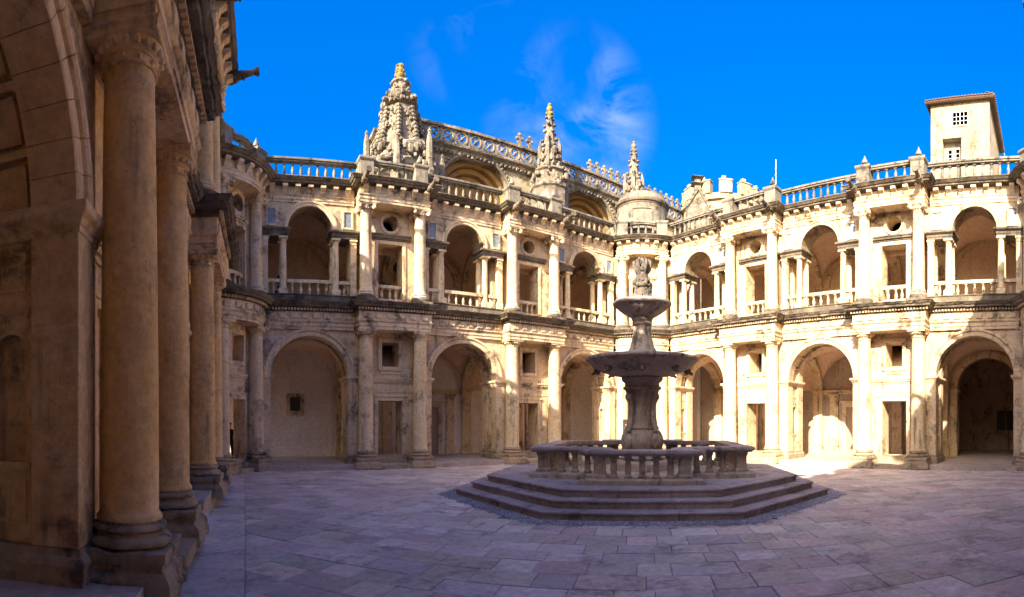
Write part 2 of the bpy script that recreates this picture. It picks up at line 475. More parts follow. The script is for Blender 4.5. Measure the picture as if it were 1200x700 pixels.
def f_capital1(mb):
    mb.lathe([(0.20, 4.965), (0.262, 4.968), (0.275, 4.98), (0.262, 4.995), (0.246, 5.0), (0.246, 5.075), (0.268, 5.08), (0.268, 5.095), (0.285, 5.11), (0.33, 5.155), (0.338, 5.185), (0.30, 5.19)], 36)
    for k in range(20):
        t = 2 * PI * (k + .5) / 20
        mb.ball((0.315 * math.cos(t), 0.315 * math.sin(t), 5.14), 0.036, 7, 5, (1, 1, 1.15))
    mb.sq([(0.335, 5.187), (0.35, 5.20), (0.35, 5.245), (0.372, 5.262), (0.372, 5.279)])
    for k in range(10):                                    # carved rosettes on the necking
        t = 2 * PI * k / 10
        mb.ball((0.25 * math.cos(t), 0.25 * math.sin(t), 5.037), 0.026, 6, 4)
def f_plinth2(mb):
    mb.sq([(0.40, 6.30), (0.40, 6.42), (0.385, 6.45)])
    mb.lathe([(0.36, 6.45), (0.375, 6.47), (0.37, 6.56), (0.34, 6.585)], 28)
def f_base2(mb):
    mb.lathe([(0.25, 6.584), (0.325, 6.586), (0.345, 6.61), (0.345, 6.635), (0.32, 6.66), (0.285, 6.67), (0.28, 6.69), (0.305, 6.71), (0.305, 6.735), (0.28, 6.76), (0.262, 6.78), (0.2, 6.782)], 32)
def f_capital2(mb):
    mb.lathe([(0.17, 9.728), (0.212, 9.73), (0.225, 9.745), (0.21, 9.76), (0.205, 9.79), (0.225, 9.83), (0.27, 9.90), (0.285, 9.95), (0.26, 9.97)], 28)
    for k in range(16):
        t = 2 * PI * (k + .5) / 16
        mb.ball((0.245 * math.cos(t), 0.245 * math.sin(t), 9.865), 0.032, 6, 4, (1, 1, 1.2))
    for sx in (-1, 1):
        for sy in (-1, 1):                                  # corner volutes
            c = Vector((sx * 0.265, sy * 0.265, 9.905)); d = Vector((sx, -sy, 0)).normalized()
            mb.tube([c - d * 0.055, c + d * 0.055], 0.083, 14)
            mb.tube([c - d * 0.068, c + d * 0.068], 0.035, 10)
    mb.loft([[(x * r, y * r, z) for x, y in ((-1, -1), (0, -0.86), (1, -1), (0.86, 0), (1, 1), (0, 0.86), (-1, 1), (-0.86, 0))] for r, z in ((0.31, 9.972), (0.33, 9.99), (0.335, 10.03), (0.35, 10.04), (0.35, 10.059))])

def lower_column(root, u, v=0, rz=0):
    c = part('shaft1', 'column', 'column_stone', root, f_shaft(0.70, 4.97, 0.288, 0.246), (u, v, 0), (0, 0, rz), smooth=40)
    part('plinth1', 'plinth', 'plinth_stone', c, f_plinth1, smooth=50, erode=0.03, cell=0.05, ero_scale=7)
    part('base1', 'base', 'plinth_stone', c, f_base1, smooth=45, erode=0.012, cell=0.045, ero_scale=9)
    part('capital1', 'capital', 'moulding', c, f_capital1, smooth=35)
def upper_column(root, u, v=0, rz=0):
    c = part('shaft2', 'column', 'column_stone', root, f_shaft(6.78, 9.73, 0.238, 0.205), (u, v, 0), (0, 0, rz), smooth=40)
    part('plinth2', 'plinth', 'weathered', c, f_plinth2, smooth=45, erode=0.012, cell=0.07)
    part('base2', 'base', 'moulding', c, f_base2, smooth=45)
    part('capital2', 'capital', 'moulding', c, f_capital2, smooth=35)

# square-plan small column of the upper openings
def f_colonette(mb):
    mb.sq([(0.175, 6.62), (0.175, 6.80), (0.15, 6.84)])
    mb.lathe([(0.15, 6.84), (0.158, 6.87), (0.135, 6.91), (0.128, 6.93), (0.132, 7.6), (0.112, 8.56), (0.125, 8.57), (0.125, 8.59), (0.112, 8.60), (0.112, 8.66), (0.15, 8.71), (0.12, 8.715)], 20)
    mb.sq([(0.15, 8.714), (0.17, 8.73), (0.17, 8.795)])
def f_half_pilaster(mb):
    mb.sq([(0.13, 6.62), (0.13, 6.86), (0.112, 6.90), (0.112, 8.58), (0.135, 8.60), (0.112, 8.62), (0.112, 8.68), (0.15, 8.73), (0.15, 8.795)])

def f_baluster(mb):                                          # 1 m tall, scaled to its place
    mb.sq([(0.062, 0.0), (0.062, 0.09)])
    mb.lathe([(0.045, 0.09), (0.048, 0.13), (0.034, 0.16), (0.05, 0.24), (0.062, 0.36), (0.058, 0.46), (0.04, 0.66), (0.030, 0.80), (0.044, 0.84), (0.03, 0.87), (0.042, 0.91)], 12)
    mb.sq([(0.058, 0.91), (0.058, 1.0)])
def baluster(parent, x, y, z0, z1, mat='bleached'):
    part('baluster' + mat, 'baluster', mat, parent, f_baluster, (x, y, z0), scale=(1.05, 1.05, z1 - z0), smooth=40)

PROF_A1 = [(0.0, 5.28), (0.0, 5.40), (0.025, 5.402), (0.025, 5.53), (0.05, 5.55), (0.08, 5.59), (0.08, 5.63), (0.03, 5.635), (0.03, 5.93), (0.055, 5.94)]
PROF_C1 = [(0.02, 5.942), (0.07, 5.945), (0.10, 5.98), (0.10, 6.07), (0.13, 6.075), (0.27, 6.09), (0.28, 6.17), (0.31, 6.18), (0.36, 6.255), (0.385, 6.27), (0.385, 6.30)]
PROF_A2 = [(0.0, 10.06), (0.0, 10.16), (0.022, 10.162), (0.022, 10.27), (0.06, 10.31), (0.06, 10.34), (0.0, 10.345), (0.0, 10.66)]
PROF_C2 = [(-0.01, 10.662), (0.06, 10.665), (0.09, 10.70), (0.26, 10.71), (0.27, 10.775), (0.31, 10.785), (0.38, 10.87), (0.40, 10.88), (0.40, 10.92)]

def f_bracket(mb):                                           # console under the upper cornice, local origin on the frieze
    prof = [(0.03, 0), (-0.045, 0.01), (-0.08, 0.06), (-0.11, 0.14), (-0.20, 0.20), (-0.245, 0.225), (-0.245, 0.315), (0.03, 0.315)]
    mb.loft([[(x, y, z) for y, z in prof] for x in (-0.095, 0.095)])
def f_frieze_block(mb):
    mb.loft([[(x, y, z) for x, z in ((-w, -h), (w, -h), (w, h), (-w, h))] for w, h, y in ((0.13, 0.105, 0.02), (0.13, 0.105, -0.035), (0.10, 0.075, -0.05))])
def f_gargoyle(mb):                                          # spout shaped like a cannon, pointing to -y
    mb.loft([[(-0.14, 0.3, -0.14), (0.14, 0.3, -0.14), (0.14, 0.3, 0.14), (-0.14, 0.3, 0.14)], [(-0.14, -0.08, -0.16), (0.14, -0.08, -0.16), (0.14, -0.08, 0.12), (-0.14, -0.08, 0.12)]])
    pts = [(0, -0.05, -0.03), (0, -0.22, -0.02), (0, -0.45, 0.03), (0, -0.62, 0.07), (0, -0.72, 0.09)]
    mb.tube(pts, [0.15, 0.13, 0.095, 0.085, 0.10], 12)
    mb.tube([(0, -0.70, 0.085), (0, -0.75, 0.095), (0, -0.80, 0.10)], [0.13, 0.14, 0.12], 12)
    mb.tube([(0, -0.28, -0.02), (0, -0.31, -0.01)], [0.15, 0.15], 12)
def f_finial(mb):                                            # small pointed stone on a pedestal
    mb.lathe([(0.10, 0.0), (0.10, 0.04), (0.05, 0.07), (0.05, 0.10), (0.115, 0.15), (0.12, 0.20), (0.085, 0.28), (0.035, 0.38), (0.008, 0.46)], 12)
def f_pedestal(mb):
    mb.sq([(0.30, 0.0), (0.30, 0.12), (0.275, 0.14), (0.265, 0.16), (0.265, 0.72), (0.29, 0.75), (0.32, 0.80), (0.32, 0.88), (0.20, 0.92)])

# ---- lower wide bay
A1, ZS1 = 1.49, 3.55
def f_arch_wall(mb):
    mb.arch_wall(-2.1, 2.1, 0.0, 5.279, 0, 1.69, ZS1, 0.35, 1.65, 32)
def f_voussoir(mb):
    sec = [(1.49, 0.77), (1.49, 0.325), (1.51, 0.31), (1.655, 0.31), (1.67, 0.275), (1.70, 0.255), (1.765, 0.255), (1.77, 0.275), (1.77, 0.36), (1.70, 0.36), (1.70, 0.77)]
    d = PI / 17
    mb.arc_sweep(sec, 0, 0, PI / 2 - d / 2 + 0.0022, PI / 2 + d / 2 - 0.0022, 3)
def f_rear_ring(mb):
    mb.arc_sweep([(1.49, 1.67), (1.49, 1.23), (1.70, 1.23), (1.70, 1.67)], 0, ZS1, 0, PI, 32)
def f_coffer_rib(mb):
    mb.arc_sweep([(1.535, 1.231), (1.535, 0.769), (1.70, 0.769), (1.70, 1.231)], 0, 0, PI / 2 - 0.022, PI / 2 + 0.022, 2)
def f_coffer_panel(mb):
    h = PI / 18 - 0.055
    mb.arc_sweep([(1.60, 1.15), (1.60, 0.85), (1.70, 0.83), (1.70, 1.17)], 0, 0, PI / 2 - h, PI / 2 + h, 3)
def f_pier_pilaster(mb):                                     # left-hand pier of an opening: x from -1.9 to -1.49
    mb.box(-1.88, -1.49, 0.305, 0.77, 0.50, 3.33)
def f_pier_base(mb):
    mb.rects([(0.07, 0.10), (0.07, 0.36), (0.055, 0.40), (0.02, 0.44), (0.015, 0.501)], -1.90, -1.49, 0.305, 1.72)
def f_impost(mb):
    mb.rects([(0.0, 3.30), (0.02, 3.31), (0.02, 3.36), (0.035, 3.37), (0.055, 3.42), (0.10, 3.455), (0.11, 3.47), (0.11, 3.548)], -2.0, -1.50, 0.31, 1.75)
def f_jamb(mb):                                              # plate with a shell niche, between the two pilasters of a pier
    def tr(x, y, z): return (-1.69 + (0.13 - y), 1.0 + x, z)
    m2 = MB()
    m2.arch_wall(-0.225, 0.225, 1.25, 2.75, 0, 0.15, 2.30, 0.0, 0.13, 14)
    m2.box(-0.225, 0.225, 0.0, 0.13, 0.5, 1.25)
    m2.box(-0.225, 0.225, 0.0, 0.13, 2.75, 3.33)
    rect_frame(m2, -0.12, 0.12, 0.72, 1.05, 0.035, -0.02, 0.0)
    rect_frame(m2, -0.12, 0.12, 2.88, 3.18, 0.035, -0.02, 0.0)
    m2.box(-0.20, 0.20, -0.035, 0.0, 1.19, 1.25)
    m2.arc_sweep([(0.15, 0.0), (0.15, -0.02), (0.185, -0.02), (0.185, 0.0)], 0, 2.30, 0, PI, 14)
    m2.bend(tr)
    mb.add(m2.v, m2.f)
# ---- lower narrow bay
def narrow_lower(mb, hw, v0, v1, nx=1, x_out=None):
    xo = x_out or hw
    mb.box(-xo, -0.5, v0, v1, 0, 5.279, max(1, nx // 3)); mb.box(0.5, xo, v0, v1, 0, 5.279, max(1, nx // 3))
    mb.box(-0.5, 0.5, v0, v1, 0, 0.45, nx)
    mb.box(-0.5, 0.5, v0, v1, 2.61, 3.96, nx); mb.box(-0.5, 0.5, v0, v1, 4.91, 5.279, nx)
    mb.box(-0.5, -0.335, v0, v1, 3.96, 4.91); mb.box(0.335, 0.5, v0, v1, 3.96, 4.91)
def door_frame1(mb, v0, nx=1):
    rect_frame(mb, -0.5, 0.5, 0.45, 2.61, 0.15, v0 - 0.045, v0 + 0.02, False, nx)
    mb.box(-0.70, 0.70, v0 - 0.07, v0 + 0.02, 2.762, 2.84, nx)
def window_frame1(mb, v0, nx=1):
    rect_frame(mb, -0.335, 0.335, 3.96, 4.91, 0.13, v0 - 0.05, v0 + 0.02, True, nx)
    rect_frame(mb, -0.335 - 0.13, 0.335 + 0.13, 3.83, 5.04, 0.03, v0 - 0.07, v0 + 0.02, True, nx)
    mb.box(-0.42, 0.42, v0 - 0.03, v0 + 0.02, 3.66, 3.80, nx)
def string1(mb, hw, v0, nx=1):
    mb.box(-hw, hw, v0 - 0.03, v0 + 0.02, 3.30, 3.372, nx); mb.box(-hw, hw, v0 - 0.075, v0 + 0.02, 3.372, 3.45, nx); mb.box(-hw, hw, v0 - 0.105, v0 + 0.02, 3.45, 3.52, nx)
    mb.box(-hw, hw, v0 - 0.02, v0 + 0.02, 2.95, 3.0, nx)
# ---- upper narrow bay
def narrow_upper(mb, hw, v0, v1, nx=1):
    k = max(1, nx // 3)
    mb.box(-hw, -0.5, v0, v1, 6.30, 8.76, k); mb.box(0.5, hw, v0, v1, 6.30, 8.76, k)
    mb.box(-0.5, 0.5, v0, v1, 6.30, 6.62, nx)
    mb.box(-hw, hw, v0, v1, 8.76, 9.17, nx)
    mb.circle_wall(-hw, hw, 9.17, 10.059, 0, 9.585, 0.30, v0, v1, 40)
def frame2(mb, v0, nx=1):
    rect_frame(mb, -0.5, 0.5, 6.62, 8.76, 0.14, v0 - 0.04, v0 + 0.02, False, nx)
def hood2(mb, hw, v0, nx=1):
    mb.box(-hw, hw, v0 - 0.05, v0 + 0.02, 8.93, 9.0, nx); mb.box(-hw, hw, v0 - 0.11, v0 + 0.02, 9.0, 9.08, nx); mb.box(-hw, hw, v0 - 0.14, v0 + 0.02, 9.08, 9.14, nx)
def oculus2(mb, v0):
    rings = []
    n = 40
    for r, y in ((0.30, v0 + 0.03), (0.30, v0 - 0.03), (0.32, v0 - 0.055), (0.37, v0 - 0.04), (0.39, v0 - 0.06), (0.425, v0 - 0.05), (0.43, v0 + 0.03)):
        rings.append([(r * math.cos(2 * PI * i / n), y, 9.585 + r * math.sin(2 * PI * i / n)) for i in range(n)])
    mb.loft(rings, close=True)
# ---- upper wide bay
A2, ZS2 = 0.85, 9.09
def f_upper_wall(mb):
    mb.arch_wall(-2.1, 2.1, ZS2, 10.059, 0, A2, ZS2, 0.32, 1.20, 28, base=False)
def f_upper_ring(mb):
    mb.arc_sweep([(0.85, 1.23), (0.85, 0.27), (0.87, 0.255), (0.96, 0.255), (0.98, 0.225), (1.045, 0.225), (1.05, 0.33), (0.90, 0.33), (0.90, 1.23)], 0, ZS2, 0, PI, 28)
def f_side_lintel(mb):                                       # entablature over the left side opening
    mb.rects([(0.0, 8.797), (0.0, 8.88), (0.02, 8.882), (0.02, 8.96), (0.05, 8.98), (0.10, 9.02), (0.11, 9.03), (0.11, 9.088)], -1.83, -0.85 - 0.0, 0.30, 1.22)
def f_slate_frame(mb):
    rect_frame(mb, -0.14, 0.14, 9.22, 9.80, 0.075, 0.265, 0.33)
def f_slate(mb):
    mb.box(-0.14, 0.14, 0.30, 0.33, 9.22, 9.80)
def f_upper_sill(mb):
    mb.rects([(0.0, 6.301), (0.0, 6.56), (0.03, 6.575), (0.03, 6.619)], -1.85, 1.85, 0.26, 1.24, ex=False)

def groin(mb, hu, v0, v1, zs, rise, n=18):
    vm, hv = (v0 + v1) / 2, (v1 - v0) / 2
    g = []
    for i in range(n + 1):
        for j in range(n + 1):
            a = -1 + 2 * i / n; b = -1 + 2 * j / n
            a = math.sin(a * PI / 2); b = math.sin(b * PI / 2)
            g.append((a * hu, vm + b * hv, zs + rise * max(math.sqrt(max(0, 1 - a * a)), math.sqrt(max(0, 1 - b * b)))))
    fs = [(i * (n + 1) + j, i * (n + 1) + j + 1, (i + 1) * (n + 1) + j + 1, (i + 1) * (n + 1) + j) for i in range(n) for j in range(n)]
    mb.add(g, fs)
def barrel(mb, hu, v0, v1, zs, rise, n=20):
    vm, hv = (v0 + v1) / 2, (v1 - v0) / 2
    pts = [(vm - hv * math.cos(PI * k / n), zs + rise * math.sin(PI * k / n)) for k in range(n + 1)]
    mb.add([(x, y, z) for y, z in pts for x in (-hu, hu)], [(2 * k, 2 * k + 1, 2 * k + 3, 2 * k + 2) for k in range(n)])
def transverse(mb, v0, v1, zs, rise, thick, hw, n=20):
    vm, hv = (v0 + v1) / 2, (v1 - v0) / 2
    rings = []
    for k in range(n + 1):
        t = PI * k / n
        rings.append([(x, vm - (hv - e) * math.cos(t), zs + (rise - e) * math.sin(t)) for x, e in ((-hw, 0), (-hw, thick), (hw, thick), (hw, 0))])
    mb.loft(rings)
def wall_pilaster(mb, v, s, z0, z1, hw=0.24, d=0.16):
    """s=-1: stands on a wall at v and projects towards -v"""
    def bx(h, e, a, b): mb.box(-h, h, min(v, v + s * e), max(v, v + s * e), a, b)
    bx(hw + 0.05, d + 0.05, z0, z0 + 0.35); bx(hw, d, z0 + 0.35, z1 - 0.16)
    bx(hw + 0.03, d + 0.03, z1 - 0.16, z1 - 0.08); bx(hw + 0.08, d + 0.08, z1 - 0.08, z1)

def back_door(root, u, v, w, z0, z1, frame='moulding', board='door_board'):
    d = part(('bdoor', w, z1, board), 'door', board, root, lambda m: (m.box(-w, w, -0.02, 0.02, z0, z1), m.box(-w * .85, -0.04, -0.035, -0.02, z0 + .15, z1 * .5), m.box(0.04, w * .85, -0.035, -0.02, z0 + .15, z1 * .5), m.box(-w * .85, -0.04, -0.035, -0.02, z1 * .54, z1 - .15), m.box(0.04, w * .85, -0.035, -0.02, z1 * .54, z1 - .15)), (u, v, 0))
    part(('bdoorf', w, z1, frame), 'door_frame', frame, d, lambda m: (rect_frame(m, -w, w, z0, z1, 0.2, -0.09, 0.0, False), m.box(-w - .28, w + .28, -0.14, 0.0, z1 + .201, z1 + .30)))

def build_wing(label, loc, rz, ext, full=True, back_gap=None, doors=(1, 2), ends=()):
    """one side of the cloister: x along the front, y into the building, columns stand on y=0"""
    R = thing('cloister_wing', label, 'building', loc, rz, 'arcaded wings round the court')
    ua, ub = ext
    for uc in ARCH:
        L_ = (uc, 0, 0)
        part('awall', 'arcade_wall', 'ashlar', R, f_arch_wall, L_)
        ar = part('rring', 'arch_ring', 'ashlar', R, f_rear_ring, L_, smooth=30)
        for k in range(17):
            part('vous', 'voussoir', 'moulding', ar, f_voussoir, (0, 0, ZS1), (0, -PI / 2 + (k + .5) * PI / 17, 0), smooth=30)
        if full:
            for k in range(10):
                part('cofrib', 'coffer_rib', 'moulding', ar, f_coffer_rib, (0, 0, ZS1), (0, -PI / 2 + k * PI / 9, 0))
                if k < 9: part('cofpan', 'coffer_panel', 'moulding', ar, f_coffer_panel, (0, 0, ZS1), (0, -PI / 2 + (k + .5) * PI / 9, 0))
        for s in (1, -1):
            p = part('pierpil', 'pier', 'ashlar', R, f_pier_pilaster, L_, scale=(s, 1, 1), bevel=0.008)
            part('rearpil', 'rear_pilaster', 'ashlar', p, lambda m: m.box(-1.88, -1.49, 1.23, 1.69, 0.50, 3.33), bevel=0.008)
            part('pierbase', 'pier_base', 'plinth_stone', p, f_pier_base, erode=0.012, cell=0.09)
            part('impost', 'impost', 'moulding', p, f_impost, bevel=0.006)
            part('jamb', 'niche', 'ashlar', p, f_jamb, smooth=30)
        # entablature
        hw = 1.715
        part('arch1w', 'architrave', 'moulding', R, lambda m: m.rects(PROF_A1, -hw, hw, 0.25, 1.60, ex=False), L_, erode=0.006, cell=0.16, ero_scale=4)
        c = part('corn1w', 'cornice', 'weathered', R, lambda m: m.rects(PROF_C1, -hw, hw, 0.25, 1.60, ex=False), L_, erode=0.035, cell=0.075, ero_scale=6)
        part('dent1w', 'dentil_course', 'moulding', c, lambda m: [m.box(-hw + 0.02 + i * 0.12, -hw + 0.085 + i * 0.12, 0.25 - 0.15, 0.25 - 0.08, 5.985, 6.068) for i in range(28)], stuff=True)
        for k in range(8):
            part('fblock', 'frieze_block', 'moulding', c, f_frieze_block, (-1.47 + k * 0.42, 0.22, 5.785), bevel=0.006)
        # upper storey
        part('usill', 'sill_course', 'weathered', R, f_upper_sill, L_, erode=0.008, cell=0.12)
        part('uwall', 'upper_wall', 'ashlar', R, f_upper_wall, L_)
        part('uring', 'upper_arch', 'moulding', R, f_upper_ring, L_, smooth=30)
        for s in (1, -1):
            part('slint', 'lintel', 'weathered', R, f_side_lintel, L_, scale=(s, 1, 1))
            for v in (0.46, 1.06):
                part('colonette', 'small_column', 'column_stone', R, f_colonette, (uc + s * 1.01, v, 0), smooth=40)
                part('halfpil', 'small_pilaster', 'column_stone', R, f_half_pilaster, (uc + s * 1.70, v, 0))
            sl = part('slatef', 'panel_frame', 'moulding', R, f_slate_frame, (uc + s * 1.46, 0, 0), bevel=0.008)
            part('slate', 'slate_panel', 'slate', sl, f_slate)
        b = part('urail', 'balustrade', 'moulding', R, lambda m: m.box(-0.88, 0.88, 0.36, 0.56, 7.06, 7.19), L_, bevel=0.01)
        for x in (-0.66, -0.33, 0, 0.33, 0.66):
            baluster(b, x, 0.46, 6.62, 7.06, 'moulding')
        for s in (-1, 1):
            b = part('surail', 'side_balustrade', 'moulding', R, lambda m: m.box(-0.23, 0.23, 0.36, 0.56, 7.06, 7.19), (uc + s * 1.37, 0, 0), bevel=0.01)
            baluster(b, 0, 0.46, 6.62, 7.06, 'moulding')
        part('arch2w', 'architrave', 'moulding', R, lambda m: m.rects(PROF_A2, -hw, hw, 0.28, 1.20, ex=False), L_, erode=0.005, cell=0.16, ero_scale=4)
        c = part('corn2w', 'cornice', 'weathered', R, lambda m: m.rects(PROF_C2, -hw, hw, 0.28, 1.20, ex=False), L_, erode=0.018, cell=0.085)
        for k in range(7):
            part('brack', 'bracket', 'moulding', c, f_bracket, (-1.44 + k * 0.48, 0.28, 10.345))
        b = part('trail', 'balustrade', 'bleached', R, lambda m: (m.box(-1.85, 1.85, 0.32, 0.58, Z3 - .002, 11.06), m.box(-1.85, 1.85, 0.33, 0.57, 11.62, 11.69), m.box(-1.85, 1.85, 0.29, 0.61, 11.69, 11.78)), L_, bevel=0.015)
        for k in range(11):
            baluster(b, -1.60 + k * 0.32, 0.45, 11.06, 11.62)
    for uc in NARROW:
        L_ = (uc, 0, 0); h = NB / 2 - 0.002
        w = part('nwall', 'bay_wall', 'ashlar', R, lambda m: narrow_lower(m, h, 0.45, 1.25), L_)
        part('ndoor', 'door_frame', 'moulding', w, lambda m: door_frame1(m, 0.45), bevel=0.008)
        part('nwin', 'window_frame', 'moulding', w, lambda m: window_frame1(m, 0.45), bevel=0.008)
        part('nstr', 'string_course', 'moulding', w, lambda m: string1(m, h, 0.45))
        part('nbase', 'base_course', 'plinth_stone', w, lambda m: (m.box(-0.66, 0.66, 0.28, 0.45, 0.1, 0.47),), erode=0.012, cell=0.1)
        part('nstep', 'step', 'plinth_stone', w, lambda m: m.box(-0.62, 0.62, -0.46, 0.30, -0.02, 0.14), erode=0.01, cell=0.12)
        part('narch1', 'architrave', 'moulding', R, lambda m: m.rects(PROF_A1, -h - .33, h + .33, -0.33, 1.20), L_, erode=0.006, cell=0.16, ero_scale=4)
        c = part('ncorn1', 'cornice', 'weathered', R, lambda m: m.rects(PROF_C1, -h - .33, h + .33, -0.33, 1.20), L_, erode=0.035, cell=0.075, ero_scale=6)
        part('ndent', 'dentil_course', 'moulding', c, lambda m: [m.box(-1.49 + i * 0.12, -1.425 + i * 0.12, -0.33 - 0.15, -0.33 - 0.08, 5.985, 6.068) for i in range(26)], stuff=True)
        for k in range(6):
            part('fblock', 'frieze_block', 'moulding', c, f_frieze_block, (-1.15 + k * 0.46, -0.36, 5.785))
        w = part('nwall2', 'upper_bay_wall', 'ashlar', R, lambda m: narrow_upper(m, h, 0.42, 1.10), L_)
        part('nfr2', 'window_frame', 'moulding', w, lambda m: frame2(m, 0.42), bevel=0.008)
        part('nhood', 'hood_moulding', 'weathered', w, lambda m: hood2(m, 0.86, 0.42))
        part('noc', 'oculus_frame', 'moulding', w, lambda m: oculus2(m, 0.42), smooth=40)
        b = part('nrail', 'balustrade', 'moulding', R, lambda m: m.box(-0.5, 0.5, 0.50, 0.68, 7.06, 7.19), L_, bevel=0.01)
        for x in (-0.25, 0.08, 0.33):
            baluster(b, x - 0.05, 0.59, 6.62, 7.06, 'moulding')
        part('narch2', 'architrave', 'moulding', R, lambda m: m.rects(PROF_A2, -h - .30, h + .30, -0.30, 1.10), L_, erode=0.005, cell=0.16, ero_scale=4)
        c = part('ncorn2', 'cornice', 'weathered', R, lambda m: m.rects(PROF_C2, -h - .30, h + .30, -0.30, 1.10), L_, erode=0.018, cell=0.085)
        for k in range(6):
            part('brack', 'bracket', 'moulding', c, f_bracket, (-1.2 + k * 0.48, -0.30, 10.345))
        b = part('nrailt', 'balustrade', 'bleached', R, lambda m: (m.box(-0.84, 0.84, -0.06, 0.16, Z3 - .002, 11.06), m.box(-0.84, 0.84, -0.07, 0.17, 11.62, 11.69), m.box(-0.84, 0.84, -0.10, 0.20, 11.69, 11.78)), L_, bevel=0.015)
        for k in range(4):
            baluster(b, -0.54 + k * 0.36, 0.05, 11.06, 11.62)
    for i, u in enumerate(COLS):
        lower_column(R, u); upper_column(R, u)
        p = part('pedestal', 'pedestal', 'bleached', R, f_pedestal, (u, 0.05, Z3), bevel=0.012)
        if i: part('finial', 'finial', 'bleached', p, f_finial, (0, 0, 0.915), smooth=35)
        part('gargoyle', 'gargoyle', 'weathered', R, f_gargoyle, (u + (-0.2 if i % 2 == 0 else 0.2), -0.56, 10.76), (0, 0, 0), (0.85, 0.85, 0.85), smooth=40)
    # galleries behind the fronts
    part(None, 'gallery_floor', 'floor_tile', R, lambda m: m.box(ua, ub, -0.25, 4.62, -0.35, 0.18), bevel=0.01)
    for e, win in ends:                                      # the gallery is closed at the outer corner
        v0 = 0.2 if e < 0 or not win else -0.8
        def end_wall(m):
            if win:
                m.arch_wall(-4.96, v0, -0.3, 5.7, -2.9, 1.0, 3.2, -0.15, 0.15, 20)
                m.box(-3.9, -1.9, -0.15, 0.15, -0.3, 1.1)
            else:
                m.box(-4.96, v0, -0.15, 0.15, -0.3, 5.7)
            m.box(-4.96, v0, -0.15, 0.15, 5.7, 10.62)
            m.bend(lambda x, y, z: (e + y, -x, z))
        part(None, 'end_wall', 'plaster', R, end_wall)
    bg = back_gap
    x1 = bg if bg else ub
    bw = part(None, 'back_wall', 'plaster', R, lambda m: m.box(ua, x1, 4.60, 4.95, 0.0, 5.6))
    part(None, 'upper_back_wall', 'rosy_plaster', R, lambda m: m.box(ua, ub, 4.60, 4.95, 6.1, 10.6))
    part(None, 'upper_floor', 'floor_tile', R, lambda m: m.box(ua, ub, 0.70, 4.62, 5.62, 6.38))
    part(None, 'terrace', 'weathered', R, lambda m: m.box(ua, ub, 0.60, 5.10, 10.40, 10.90))
    for uc in ARCH:
        part('vault1', 'vault', 'rosy_plaster', R, lambda m: groin(m, 1.95, 1.64, 4.60, 3.35, 1.75), (uc, 0, 0), smooth=25)
        part('vault2', 'vault', 'rosy_plaster', R, lambda m: groin(m, 1.95, 1.19, 4.60, 8.55, 1.6), (uc, 0, 0), smooth=25)
    for uc in NARROW:
        part('bar1', 'vault', 'rosy_plaster', R, lambda m: barrel(m, 1.30, 1.24, 4.60, 3.35, 1.70), (uc, 0, 0), smooth=30)
        part('bar2', 'vault', 'rosy_plaster', R, lambda m: barrel(m, 1.30, 1.09, 4.60, 8.55, 1.55), (uc, 0, 0), smooth=30)
    for e in (ua, ub):                                       # flat ceilings of the corner bays
        x0, x1_ = (e, 0.2) if e < 0 else (LEN - 0.2, e)
        if x1_ - x0 > 0.3:
            part(None, 'ceiling', 'rosy_plaster', R, lambda m: m.box(x0, x1_, 0.7, 4.6, 5.2, 5.3))
            part(None, 'ceiling', 'rosy_plaster', R, lambda m: m.box(x0, x1_, 0.7, 4.6, 10.1, 10.2))
    for u in [0.16] + [c + d for c, d in zip(COLS, (-0.02, 0.02, -0.02, 0.02))] + [LEN - 0.16]:
        t = part('tvA', 'transverse_arch', 'moulding', R, lambda m: transverse(m, 1.66, 4.59, 3.35, 1.68, 0.16, 0.25), (u, 0, 0), smooth=30)
        part('tvp', 'wall_pilaster', 'moulding', t, lambda m: wall_pilaster(m, 4.60, -1, 0.18, 3.36), bevel=0.006)
        part('tvr', 'wall_pilaster', 'moulding', t, lambda m: wall_pilaster(m, 1.64, 1, 0.18, 3.36), bevel=0.006)
        t = part('tvB', 'transverse_arch', 'moulding', R, lambda m: transverse(m, 1.22, 4.59, 8.55, 1.55, 0.14, 0.22), (u, 0, 0), smooth=30)
        part('tvq', 'wall_pilaster', 'moulding', t, lambda m: wall_pilaster(m, 4.60, -1, 6.38, 8.56, 0.2, 0.12), bevel=0.006)
    for uc in ARCH:                                          # stone ribs framing the upper lunettes
        part('lun2', 'lunette_rib', 'moulding', R, lambda m: m.arc_sweep([(1.45, 4.61), (1.45, 4.50), (1.68, 4.50), (1.68, 4.61)], 0, 8.5, 0, PI, 24), (uc, 0, 0), smooth=30)
    for k in doors:
        back_door(R, ARCH[k], 4.585, 0.55, 0.18, 2.5)
        part('lintb', 'wall_moulding', 'moulding', R, lambda m: (m.box(-1.8, 1.8, 4.50, 4.61, 3.24, 3.36), m.box(-1.8, 1.8, 4.53, 4.61, 3.14, 3.24)), (ARCH[k], 0, 0))
        for s in (-1, 1):
            part('pilb', 'wall_pilaster', 'moulding', R, lambda m: wall_pilaster(m, 4.60, -1, 0.18, 3.14, 0.22, 0.09), (ARCH[k] + s * 1.2, 0, 0))
    return R

